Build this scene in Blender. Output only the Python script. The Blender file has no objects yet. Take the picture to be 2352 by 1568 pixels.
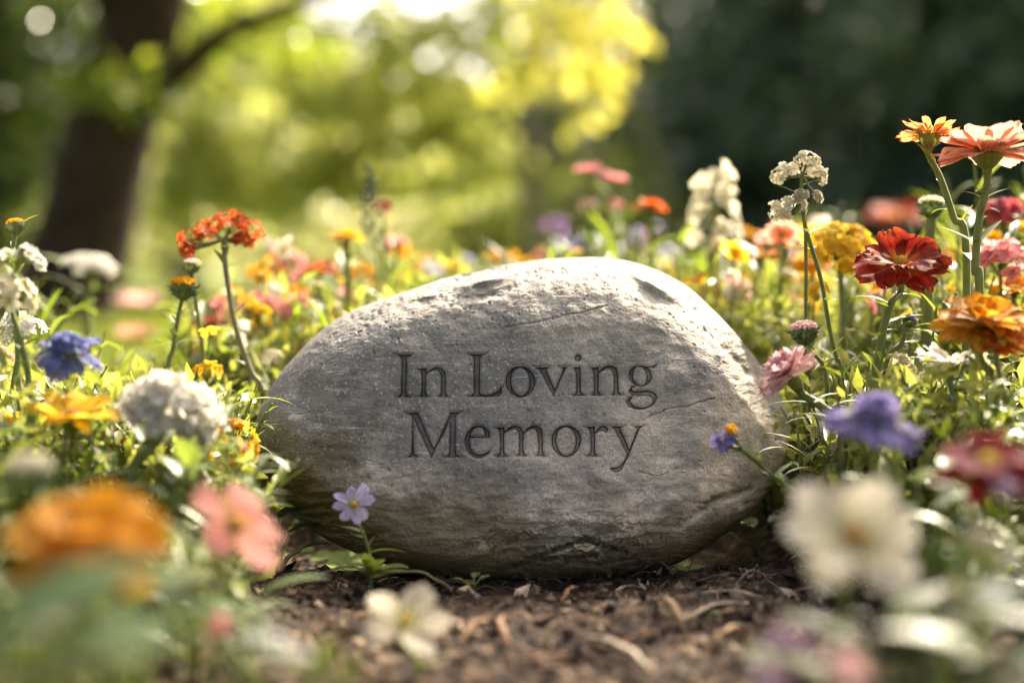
import bpy, math, random
import numpy as np
from mathutils import Vector

# ------------------------------------------------------------------ camera, sky, sun, exposure
SC = bpy.context.scene
COL = SC.collection
F = 3266.7                                     # focal length in units of a 2352 wide picture (50 mm)
PITCH = math.atan(184 / F)
CAM = np.array([0.0, 0.0, 0.233])
FWD = np.array([0, math.cos(PITCH), -math.sin(PITCH)])
UP = np.array([0, math.sin(PITCH), math.cos(PITCH)])
RT = np.array([1.0, 0, 0])
cd = bpy.data.cameras.new("camera")
cam = bpy.data.objects.new("camera", cd)
COL.objects.link(cam)
cam.location = CAM
cam.rotation_euler = (math.pi / 2 - PITCH, 0, 0)
cd.sensor_width = 36
cd.lens = F / 2352 * 36
cd.clip_start = 0.02
cd.clip_end = 400
cd.dof.use_dof = True
cd.dof.focus_distance = 1.085
cd.dof.aperture_fstop = 1.9
SC.camera = cam

SUN_EL, SUN_AZ = math.radians(41), math.radians(30)       # behind the stone, to the right
world = bpy.data.worlds.new("World")
SC.world = world
world.use_nodes = True
wn = world.node_tree.nodes
sky = wn.new('ShaderNodeTexSky')
sky.sky_type = 'NISHITA'
sky.sun_disc = False
sky.sun_elevation = SUN_EL
sky.sun_rotation = SUN_AZ
sky.air_density = 0.25
sky.dust_density = 6.5
sky.ozone_density = 0.0
world.node_tree.links.new(sky.outputs[0], wn['Background'].inputs[0])
wn['Background'].inputs[1].default_value = 0.15
sl = bpy.data.lights.new("sun", 'SUN')
sun = bpy.data.objects.new("sun", sl)
COL.objects.link(sun)
sl.energy = 4.1
sl.angle = math.radians(0.5)
sl.color = (1.0, 0.87, 0.66)
sd = Vector((math.sin(SUN_AZ) * math.cos(SUN_EL), math.cos(SUN_AZ) * math.cos(SUN_EL), math.sin(SUN_EL)))
sun.rotation_euler = (-sd).to_track_quat('-Z', 'Y').to_euler()
SC.view_settings.view_transform = 'Standard'
SC.view_settings.look = 'None'
SC.view_settings.exposure = 2.05
SC.view_settings.gamma = 1.0
SC.cycles.use_denoising = True
SC.cycles.filter_width = 1.2
SC.cycles.max_bounces = 8
SC.cycles.transparent_max_bounces = 4
SC.cycles.caustics_reflective = False
SC.cycles.caustics_refractive = False

# ------------------------------------------------------------------ helpers
def P(px, py, d):
    """point seen at (px, py) of the 2352 x 1568 picture, d metres in front of the lens"""
    px, py, d = np.broadcast_arrays(np.asarray(px, float), np.asarray(py, float), np.asarray(d, float))
    return (CAM + ((px - 1176) / F * d)[..., None] * RT + ((784 - py) / F * d)[..., None] * UP + d[..., None] * FWD)

def G(px, py, z=0.0):
    """ground point seen at (px, py)"""
    r = (px - 1176) / F * RT + (784 - py) / F * UP + FWD
    return CAM + r * ((z - CAM[2]) / r[2])

_pt = np.random.RandomState(5).permutation(256)
_pt = np.concatenate([_pt, _pt, _pt])
_gr = np.random.RandomState(6).normal(size=(256, 3))
_gr /= np.linalg.norm(_gr, axis=1)[:, None]
def perlin(p):
    p = np.asarray(p, float)
    i = np.floor(p).astype(int)
    f = p - i
    u = f * f * f * (f * (f * 6 - 15) + 10)
    i &= 255
    out = 0
    for a in (0, 1):
        wa = u[..., 0] if a else 1 - u[..., 0]
        for b in (0, 1):
            wb = u[..., 1] if b else 1 - u[..., 1]
            for c in (0, 1):
                wc = u[..., 2] if c else 1 - u[..., 2]
                h = _pt[_pt[_pt[i[..., 0] + a] + i[..., 1] + b] + i[..., 2] + c]
                g = _gr[h]
                out = out + wa * wb * wc * (g[..., 0] * (f[..., 0] - a) + g[..., 1] * (f[..., 1] - b) + g[..., 2] * (f[..., 2] - c))
    return out
def fbm(p, octv=4, gain=0.5):
    s, a, k = 0, 1.0, 1.0
    for o in range(octv):
        s = s + a * perlin(np.asarray(p) * k + 17.3 * o)
        a *= gain
        k *= 2.03
    return s
def ridged(p, octv=4, gain=0.5):
    s, a, k = 0, 1.0, 1.0
    for o in range(octv):
        s = s + a * (1 - 2.2 * np.abs(perlin(np.asarray(p) * k + 9.1 * o)))
        a *= gain
        k *= 2.07
    return s

def catmull(pts, n=8, closed=False):
    pts = np.asarray(pts, float)
    m = len(pts)
    out = []
    for i in range(m if closed else m - 1):
        if closed:
            p0, p1, p2, p3 = pts[i - 1], pts[i], pts[(i + 1) % m], pts[(i + 2) % m]
        else:
            p1, p2 = pts[i], pts[i + 1]
            p0 = pts[i - 1] if i else 2 * p1 - p2
            p3 = pts[i + 2] if i + 2 < m else 2 * p2 - p1
        for k in range(n):
            t = k / n
            out.append(0.5 * (2 * p1 + (p2 - p0) * t + (2 * p0 - 5 * p1 + 4 * p2 - p3) * t * t + (3 * p1 - p0 - 3 * p2 + p3) * t ** 3))
    if not closed:
        out.append(pts[-1])
    return np.array(out)

def nrm(v):
    v = np.asarray(v, float)
    return v / (np.linalg.norm(v) + 1e-12)
def frame(n, spin=0.0):
    """matrix whose columns are x, y, z with z along n"""
    z = nrm(n)
    a = np.array([0, 0, 1.0]) if abs(z[2]) < 0.9 else np.array([1.0, 0, 0])
    x = nrm(np.cross(a, z))
    y = np.cross(z, x)
    c, s = math.cos(spin), math.sin(spin)
    return np.stack([x * c + y * s, -x * s + y * c, z], axis=1)

class MB:
    """collects grids, tubes and cards; build() links them as ONE mesh object"""
    def __init__(self):
        self.v, self.q, self.t, self.s, self.r, self.w, self.n = [], [], [], [], [], [], 0
    def raw(self, v, quads=None, tris=None, s=None, r=None, w=None):
        v = np.asarray(v, float).reshape(-1, 3)
        k = len(v)
        self.v.append(v)
        if quads is not None and len(quads):
            self.q.append(np.asarray(quads, int) + self.n)
        if tris is not None and len(tris):
            self.t.append(np.asarray(tris, int) + self.n)
        self.s.append(np.broadcast_to(np.asarray(0.5 if s is None else s, float).reshape(-1), (k,)))
        self.r.append(np.broadcast_to(np.asarray(random.random() if r is None else r, float).reshape(-1), (k,)))
        self.w.append(np.broadcast_to(np.asarray(0.0 if w is None else w, float).reshape(-1), (k,)))
        self.n += k
    def grid(self, V, s=None, r=None, wrap=False):
        nu, nv = V.shape[:2]
        idx = np.arange(nu * nv).reshape(nu, nv)
        if wrap:
            idx = np.concatenate([idx, idx[:, :1]], 1)
        q = np.stack([idx[:-1, :-1], idx[1:, :-1], idx[1:, 1:], idx[:-1, 1:]], -1).reshape(-1, 4)
        self.raw(V.reshape(-1, 3), q, s=s, r=r, w=np.tile(np.linspace(-1, 1, nv), nu))
    def tube(self, pts, rad, sides=6, s=None, r=None, cap=True):
        pts = np.asarray(pts, float)
        m = len(pts)
        rad = np.broadcast_to(np.asarray(rad, float), (m,)) if np.ndim(rad) == 0 or len(np.atleast_1d(rad)) == m else np.interp(np.linspace(0, 1, m), np.linspace(0, 1, len(rad)), rad)
        tan = np.gradient(pts, axis=0)
        x = nrm(np.cross(tan[0], [0.31, 0.17, 0.93] if abs(nrm(tan[0])[2]) < 0.9 else [1.0, 0.1, 0]))
        V = np.zeros((m, sides, 3))
        an = np.arange(sides) * 2 * math.pi / sides
        for i in range(m):
            t = nrm(tan[i])
            x = nrm(x - t * np.dot(x, t))
            y = np.cross(t, x)
            V[i] = pts[i] + rad[i] * (np.cos(an)[:, None] * x + np.sin(an)[:, None] * y)
        ss = np.repeat(np.linspace(0, 1, m), sides) if s is None else s
        self.grid(V, ss, r, wrap=True)
        if cap:
            e = V[-1].mean(0)
            self.raw(np.vstack([V[-1], e]), tris=[[i, (i + 1) % sides, sides] for i in range(sides)], s=1.0 if s is None else np.ravel(s)[-1], r=r)
    def lathe(self, prof, M, c, sides=10, s=None, r=None):
        prof = np.asarray(prof, float)
        an = np.arange(sides) * 2 * math.pi / sides
        V = np.stack([prof[:, :1] * np.cos(an), prof[:, :1] * np.sin(an), np.repeat(prof[:, 1:2], sides, 1)], -1)
        self.grid(V @ np.asarray(M).T + c, np.repeat(np.linspace(0, 1, len(prof)), sides) if s is None else s, r, wrap=True)
    def build(self, name, mat, parent=None, loc=(0, 0, 0), smooth=True, link=True):
        me = bpy.data.meshes.new(name)
        v = np.concatenate(self.v) - np.asarray(loc, float)
        faces = []
        nq = sum(len(a) for a in self.q)
        nt = sum(len(a) for a in self.t)
        me.vertices.add(len(v))
        me.vertices.foreach_set('co', v.astype(np.float32).ravel())
        li = []
        if nq: li.append(np.concatenate(self.q).ravel())
        if nt: li.append(np.concatenate(self.t).ravel())
        li = np.concatenate(li)
        me.loops.add(len(li))
        me.loops.foreach_set('vertex_index', li.astype(np.int32))
        me.polygons.add(nq + nt)
        st = np.concatenate([np.arange(nq) * 4, nq * 4 + np.arange(nt) * 3])
        me.polygons.foreach_set('loop_start', st.astype(np.int32))
        me.polygons.foreach_set('use_smooth', np.full(nq + nt, smooth))
        for nm, dat in (('s', self.s), ('rnd', self.r), ('w', self.w)):
            a = me.attributes.new(nm, 'FLOAT', 'POINT')
            a.data.foreach_set('value', np.concatenate(dat).astype(np.float32))
        me.update(calc_edges=True)
        me.materials.append(mat)
        o = bpy.data.objects.new(name, me)
        if link:
            COL.objects.link(o)
        if parent is not None:
            o.parent = parent
        else:
            o.location = loc
        return o

def tag(o, label=None, cat=None, group=None, kind=None):
    if label: o['label'] = label
    if cat: o['category'] = cat
    if group: o['group'] = group
    if kind: o['kind'] = kind
    return o
def empty(name, loc, label, cat, group=None):
    o = bpy.data.objects.new(name, None)
    COL.objects.link(o)
    o.location = loc
    o.empty_display_size = 0.02
    return tag(o, label, cat, group)
def copy_tree(o, parent=None):
    c = o.copy()
    COL.objects.link(c)
    if parent is not None:
        c.parent = parent
    for ch in list(o.children):
        copy_tree(ch, c)
    return c

# ------------------------------------------------------------------ materials
def new_mat(name):
    m = bpy.data.materials.new(name)
    m.use_nodes = True
    nt = m.node_tree
    nt.nodes.clear()
    out = nt.nodes.new('ShaderNodeOutputMaterial')
    return m, nt, out
def N(nt, typ, **kw):
    n = nt.nodes.new(typ)
    for k, v in kw.items():
        if k.startswith('i_'):
            n.inputs[k[2:].replace('_', ' ')].default_value = v
        else:
            setattr(n, k, v)
    return n
def ramp(nt, fac, stops):
    r = nt.nodes.new('ShaderNodeValToRGB')
    e = r.color_ramp.elements
    while len(e) < len(stops):
        e.new(0.5)
    for el, (p, c) in zip(e, stops):
        el.position = p
        el.color = (c[0], c[1], c[2], 1)
    nt.links.new(fac, r.inputs[0])
    return r.outputs[0]
def mixc(nt, fac, a, b, mode='MIX'):
    m = nt.nodes.new('ShaderNodeMix')
    m.data_type = 'RGBA'
    m.blend_type = mode
    for sock, val in ((m.inputs[0], fac), (m.inputs[6], a), (m.inputs[7], b)):
        if hasattr(val, 'is_linked'):
            nt.links.new(val, sock)
        elif isinstance(val, (int, float)):
            sock.default_value = val
        else:
            sock.default_value = (*val, 1)
    return m.outputs[2]
def math_(nt, op, a, b=0.0, clamp=False):
    m = nt.nodes.new('ShaderNodeMath')
    m.operation = op
    m.use_clamp = clamp
    for sock, val in ((m.inputs[0], a), (m.inputs[1], b)):
        if hasattr(val, 'is_linked'):
            nt.links.new(val, sock)
        else:
            sock.default_value = val
    return m.outputs[0]
def noise(nt, scale, detail=4, rough=0.55, vec=None, dist=0.0):
    n = nt.nodes.new('ShaderNodeTexNoise')
    n.inputs['Scale'].default_value = scale
    n.inputs['Detail'].default_value = detail
    n.inputs['Roughness'].default_value = rough
    n.inputs['Distortion'].default_value = dist
    if vec is not None:
        nt.links.new(vec, n.inputs['Vector'])
    return n.outputs[0]
def attr(nt, name):
    a = nt.nodes.new('ShaderNodeAttribute')
    a.attribute_name = name
    return a.outputs['Fac']

def thin_mat(name, stops, var=None, trans=0.45, tcol=None, rough=0.5, vein=0.45, spec=0.3):
    """petals and leaves: colour runs along the petal ('s'), varies per leaf ('rnd'), lets light through"""
    m, nt, out = new_mat(name)
    col = ramp(nt, attr(nt, 's'), stops)
    if var is not None:
        col = mixc(nt, attr(nt, 'rnd'), col, mixc(nt, 0.75, col, var))
    tc = nt.nodes.new('ShaderNodeTexCoord')
    nz = noise(nt, 420, 2, vec=tc.outputs['Object'])
    col = mixc(nt, 0.25, col, ramp(nt, nz, [(0.3, (.55, .55, .55)), (0.7, (1.3, 1.3, 1.3))]), 'MULTIPLY')
    # fine veins running along the blade or petal
    cx = nt.nodes.new('ShaderNodeCombineXYZ')
    nt.links.new(math_(nt, 'MULTIPLY', attr(nt, 'w'), 6.0), cx.inputs[0])
    nt.links.new(math_(nt, 'MULTIPLY', attr(nt, 's'), 1.5), cx.inputs[1])
    nt.links.new(math_(nt, 'MULTIPLY', attr(nt, 'rnd'), 37.0), cx.inputs[2])
    vn = noise(nt, 1.0, 3, .6, cx.outputs[0])
    col = mixc(nt, vein, col, ramp(nt, vn, [(0.35, (.50, .46, .46)), (0.58, (1.15, 1.15, 1.15))]), 'MULTIPLY')
    b = nt.nodes.new('ShaderNodeBsdfPrincipled')
    b.inputs['Roughness'].default_value = rough
    b.inputs['Specular IOR Level'].default_value = spec
    nt.links.new(col, b.inputs['Base Color'])
    t = nt.nodes.new('ShaderNodeBsdfTranslucent')
    nt.links.new(mixc(nt, 1.0, col, tcol, 'MULTIPLY') if tcol is not None else col, t.inputs[0])
    mx = nt.nodes.new('ShaderNodeMixShader')
    mx.inputs[0].default_value = trans
    nt.links.new(b.outputs[0], mx.inputs[1])
    nt.links.new(t.outputs[0], mx.inputs[2])
    nt.links.new(mx.outputs[0], out.inputs[0])
    return m
def solid_mat(name, stops, scale=200, rough=0.7, trans=0.0, use='noise'):
    m, nt, out = new_mat(name)
    tc = nt.nodes.new('ShaderNodeTexCoord')
    col = ramp(nt, noise(nt, scale, 4, vec=tc.outputs['Object']) if use == 'noise' else attr(nt, use), stops)
    b = nt.nodes.new('ShaderNodeBsdfPrincipled')
    b.inputs['Roughness'].default_value = rough
    b.inputs['Specular IOR Level'].default_value = 0.25
    nt.links.new(col, b.inputs['Base Color'])
    sh = b.outputs[0]
    if trans:
        t = nt.nodes.new('ShaderNodeBsdfTranslucent')
        nt.links.new(col, t.inputs[0])
        mx = nt.nodes.new('ShaderNodeMixShader')
        mx.inputs[0].default_value = trans
        nt.links.new(sh, mx.inputs[1])
        nt.links.new(t.outputs[0], mx.inputs[2])
        sh = mx.outputs[0]
    nt.links.new(sh, out.inputs[0])
    return m

# ------------------------------------------------------------------ the stone
OUT = [(582,1010),(590,960),(610,910),(640,862),(680,815),(720,775),(770,735),(830,705),(900,680),(960,660),(1020,640),(1080,625),(1140,612),
       (1200,602),(1260,595),(1320,592),(1380,592),(1440,600),(1500,618),(1550,642),(1590,668),(1630,705),(1670,745),(1710,790),(1745,835),(1770,870),
       (1790,905),(1805,935),(1812,965),(1813,1000),(1808,1040),(1797,1075),(1780,1110),(1750,1150),(1710,1190),(1660,1230),(1620,1258),(1575,1284),
       (1530,1302),(1470,1314),(1420,1322),(1380,1330),(1300,1337),(1200,1338),(1100,1336),(1000,1325),(900,1300),(800,1262),(720,1220),(660,1170),
       (625,1120),(600,1075),(586,1040)]
# letters: (origin x, origin y, scale) of the tracing, then closed outlines; a third item marks a corner
c = 1
R1, R2, R3 = (950, 840, 9.8), (1130, 840, 9.8), (1340, 840, 7.84)
R4, R5, R6 = (970, 980, 9.8), (1180, 980, 9.8), (1340, 1000, 8.711)
GLY = [
 (R1, [[(105,208,c),(340,228),(580,208,c),(500,262),(435,305),(418,380),(418,600),(412,900),(408,1080),(422,1160),(460,1210),(525,1242,c),(320,1248),(105,1245,c),(200,1200),(245,1160),(260,1080),(262,700),(266,400),(258,330),(210,265)]]),
 (R1, [[(645,565,c),(780,555),(895,543,c),(880,640,c),(960,585),(1060,535),(1150,520),(1240,545),(1310,620),(1340,720),(1346,900),(1343,1100),(1365,1170),(1435,1235,c),(1280,1240),(1125,1232,c),(1190,1180),(1212,1100),(1215,800),(1203,700),(1165,622),(1095,602),(1010,618),(930,660),(870,702,c),(874,900),(868,1100),(890,1180),(955,1235,c),(800,1238),(645,1232,c),(720,1190),(748,1120),(750,800),(745,660),(715,605)]]),
 (R2, [[(85,205,c),(330,215),(565,195,c),(450,250),(415,300),(405,400),(400,800),(392,1130,c),(430,1162),(560,1172),(700,1148),(830,1072),(915,968,c),(940,985,c),(905,1130),(870,1200),(800,1234),(500,1234),(85,1232,c),(190,1180),(235,1110),(240,800),(240,400),(228,310),(180,245)]]),
 (R2, [[(1370,500),(1500,530),(1630,630),(1705,760),(1722,860),(1690,1010),(1600,1150),(1480,1230),(1350,1250),(1210,1210),(1090,1110),(1020,990),(1000,850),(1030,710),(1110,590),(1230,520)],
       [(1355,552),(1440,578),(1520,660),(1562,790),(1568,920),(1535,1060),(1465,1160),(1360,1192),(1270,1162),(1190,1070),(1152,930),(1148,800),(1178,670),(1245,580)]]),
 (R3, [[(-314,416,c),(-140,423),(24,415,c),(-50,455,c),(-40,520),(100,830,c),(190,620),(243,480),(240,450),(155,412,c),(250,418),(355,410,c),(310,460),(270,540),(180,740),(82,985,c),(0,855),(-90,680),(-185,505),(-240,450)]]),
 (R3, [[(540,173),(590,193),(611,243),(590,292),(540,312),(490,292),(469,243),(490,193)]]),
 (R3, [[(405,425,c),(500,420),(595,410,c),(600,600),(602,840),(618,900),(690,965,c),(560,968),(420,965,c),(475,930),(500,870),(500,600),(485,500),(455,450)]]),
 (R3, [[(745,432,c),(850,425),(945,408,c),(940,490,c),(1010,430),(1100,392),(1170,388),(1240,410),(1290,470),(1312,560),(1322,700),(1326,850),(1345,910),(1415,960,c),(1290,963),(1160,955,c),(1210,910),(1222,850),(1220,600),(1190,500),(1140,462),(1080,464),(1000,502),(940,550,c),(945,700),(942,850),(965,920),(1030,965,c),(900,968),(760,965,c),(815,920),(840,850),(838,600),(825,500),(800,460)]]),
 (R3, [[(1730,385),(1820,400),(1900,450),(1950,540),(1958,610),(1925,700),(1850,765),(1750,790),(1640,765),(1550,700),(1500,600),(1515,510),(1570,430),(1650,392)],
       [(1700,415),(1765,432),(1818,490),(1848,580),(1850,660),(1818,733),(1745,765),(1672,738),(1612,660),(1598,570),(1612,490),(1650,432)]]),
 (R3, [[(1780,390,c),(1870,408),(1970,385),(2080,320,c),(2057,390),(2005,455,c),(1950,432),(1880,438),(1800,430,c)]]),
 (R3, [[(1640,758,c),(1560,790),(1518,840),(1512,890),(1545,935),(1600,957),(1720,974),(1880,977),(1945,1002),(1965,1050),(1943,1115),(1860,1170),(1750,1186),(1640,1164),(1570,1110),(1547,1060),(1605,975,c),(1570,970,c),(1488,1020),(1456,1075),(1480,1140),(1570,1205),(1690,1233),(1830,1222),(1950,1167),(2032,1085),(2058,1000),(2030,930),(1950,875),(1850,860),(1720,872),(1610,870),(1577,845),(1600,805),(1660,784,c)]]),
 (R4, [[(145,235,c),(320,240),(480,235,c),(560,400),(700,740),(853,1070,c),(1000,800),(1240,232,c),(1380,228),(1550,213,c),(1450,275),(1398,320),(1388,450),(1390,800),(1387,1150),(1420,1240),(1530,1300,c),(1300,1308),(1070,1300,c),(1160,1260),(1212,1190),(1220,900),(1228,470,c),(1100,745),(950,1020),(880,1160),(795,1320,c),(700,1120),(560,810),(400,450),(363,375,c),(375,600),(382,900),(388,1130),(412,1220),(520,1305,c),(340,1312),(155,1310,c),(260,1260),(305,1180),(322,1000),(332,700),(338,400),(320,335),(265,290)]]),
 (R4, [[(1940,548),(2060,575),(2160,660),(2205,760),(2212,838,c),(1980,842),(1722,846,c),(1718,940),(1742,1060),(1800,1165),(1880,1220),(1970,1232),(2080,1198),(2170,1148),(2238,1100,c),(2190,1200),(2090,1280),(1960,1330),(1840,1312),(1720,1240),(1630,1110),(1590,960),(1595,840),(1640,720),(1720,620),(1820,560)],
       [(1950,592),(2020,622),(2058,700),(2062,795,c),(1900,802),(1735,800,c),(1762,720),(1822,642),(1890,600)]]),
 (R5, [[(235,600,c),(380,590),(505,572,c),(490,670,c),(560,610),(660,560),(770,540),(850,565),(920,640),(940,690,c),(1010,620),(1110,560),(1220,540),(1310,565),(1380,640),(1408,760),(1412,1000),(1416,1150),(1442,1230),(1530,1280,c),(1370,1283),(1200,1280,c),(1255,1240),(1280,1150),(1278,850),(1262,720),(1215,647),(1145,633),(1060,662),(955,737,c),(952,900),(952,1120),(975,1210),(1055,1280,c),(900,1286),(745,1280,c),(800,1240),(825,1150),(828,850),(812,720),(766,647),(700,634),(620,662),(493,732,c),(490,900),(490,1130),(520,1220),(600,1290,c),(420,1297),(245,1290,c),(330,1240),(365,1170),(368,850),(350,690),(310,630)]]),
 (R5, [[(1970,535),(2090,555),(2220,640),(2300,760),(2326,890),(2290,1050),(2210,1180),(2100,1270),(1960,1305),(1830,1275),(1710,1190),(1630,1060),(1605,900),(1630,760),(1710,640),(1830,560)],
       [(1960,592),(2050,622),(2122,700),(2172,820),(2180,940),(2155,1090),(2085,1198),(1970,1252),(1872,1218),(1783,1110),(1740,960),(1743,800),(1783,692),(1862,617)]]),
 (R6, [[(725,340,c),(850,335),(975,318,c),(962,440,c),(1020,370),(1090,320),(1160,308),(1220,340),(1246,400),(1228,455),(1180,467),(1140,442),(1090,427),(1020,452),(968,512,c),(973,700),(973,850),(1000,920),(1110,965,c),(930,970),(745,965,c),(820,920),(855,860),(860,600),(848,450),(810,385)]]),
 (R6, [[(1250,320,c),(1430,326),(1615,320,c),(1515,365,c),(1530,430),(1620,620),(1690,808,c),(1770,600),(1838,430),(1830,370),(1740,318,c),(1890,315),(2040,305,c),(1940,362),(1880,470),(1780,720),(1665,990),(1555,1200),(1482,1278),(1410,1303),(1340,1282),(1278,1232,c),(1310,1198),(1400,1198),(1480,1158),(1570,1058),(1643,930,c),(1560,785),(1440,525),(1360,392),(1310,345)]]),
]
def outline_curve(tok, n=5):
    m = len(tok)
    cor = [i for i in range(m) if len(tok[i]) > 2]
    pts = np.array([t[:2] for t in tok], float)
    if not cor:
        return catmull(pts, n, True)
    pts = np.roll(pts, -cor[0], 0)
    cor = [i - cor[0] for i in cor] + [m]
    pts = np.vstack([pts, pts[:1]])
    return np.vstack([catmull(pts[a:b + 1], n if b - a > 1 else 2)[:-1] for a, b in zip(cor, cor[1:])])
def letter_depth(X, Y):
    """distance inside the letter outlines (0 outside), in units of the 2352 picture"""
    shp = X.shape
    X, Y = X.ravel(), Y.ravel()
    D = np.zeros(len(X))
    O = np.full(len(X), 9.0)
    for (ox, oy, sc), loops in GLY:
        cs = [(outline_curve(l) / sc + (ox, oy)) / 1.06122 for l in loops]
        lo, hi = cs[0].min(0) - 3, cs[0].max(0) + 3
        ii = np.where((X > lo[0]) & (X < hi[0]) & (Y > lo[1]) & (Y < hi[1]))[0]
        if not len(ii): continue
        x, y = X[ii], Y[ii]
        best = np.full(len(ii), 1e9)
        inside = np.zeros(len(ii), bool)
        for cu in cs:
            a, b = cu, np.roll(cu, -1, 0)
            for (ax, ay), (bx, by) in zip(a, b):
                dx, dy = bx - ax, by - ay
                L = dx * dx + dy * dy
                if L < 1e-9: continue
                t = np.clip(((x - ax) * dx + (y - ay) * dy) / L, 0, 1)
                best = np.minimum(best, (x - ax - t * dx) ** 2 + (y - ay - t * dy) ** 2)
                if ay != by:
                    cr = (ay > y) != (by > y)
                    inside ^= cr & (x < ax + (y - ay) / (by - ay) * dx)
        dist = np.sqrt(best)
        D[ii] = np.maximum(D[ii], np.where(inside, dist, 0))
        O[ii] = np.minimum(O[ii], np.where(inside, 0, dist))
    return D.reshape(shp), O.reshape(shp)

def seg_dist(X, Y, pts):
    best = np.full(X.shape, 1e9)
    for (ax, ay), (bx, by) in zip(pts, pts[1:]):
        dx, dy = bx - ax, by - ay
        t = np.clip(((X - ax) * dx + (Y - ay) * dy) / (dx * dx + dy * dy), 0, 1)
        best = np.minimum(best, (X - ax - t * dx) ** 2 + (Y - ay - t * dy) ** 2)
    return np.sqrt(best)
def smax(a, b, k):
    m = np.maximum(a, b)
    return m + k * np.log(np.exp((a - m) / k) + np.exp((b - m) / k))
def softplus(x, k):
    return np.where(x / k > 30, x, k * np.log1p(np.exp(np.clip(x / k, -40, 30))))

OUTC = catmull(np.array(OUT, float), 10, True)
RIDGE = catmull(np.array([(560,1010),(600,935),(650,880),(740,808),(850,757),(960,717),(1050,703),(1130,690),(1190,664),(1240,650),(1300,642),(1400,640),(1480,650),(1530,684),(1575,722),(1615,765),(1650,830),(1690,890),(1735,950),(1780,1010),(1830,1060)], float), 4)
LOWR = catmull(np.array([(560,1010),(640,1050),(720,1095),(800,1160),(880,1222),(980,1278),(1100,1300),(1220,1292),(1320,1285),(1430,1278),(1540,1256),(1640,1212),(1720,1160),(1780,1105),(1840,1060)], float), 4)

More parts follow.
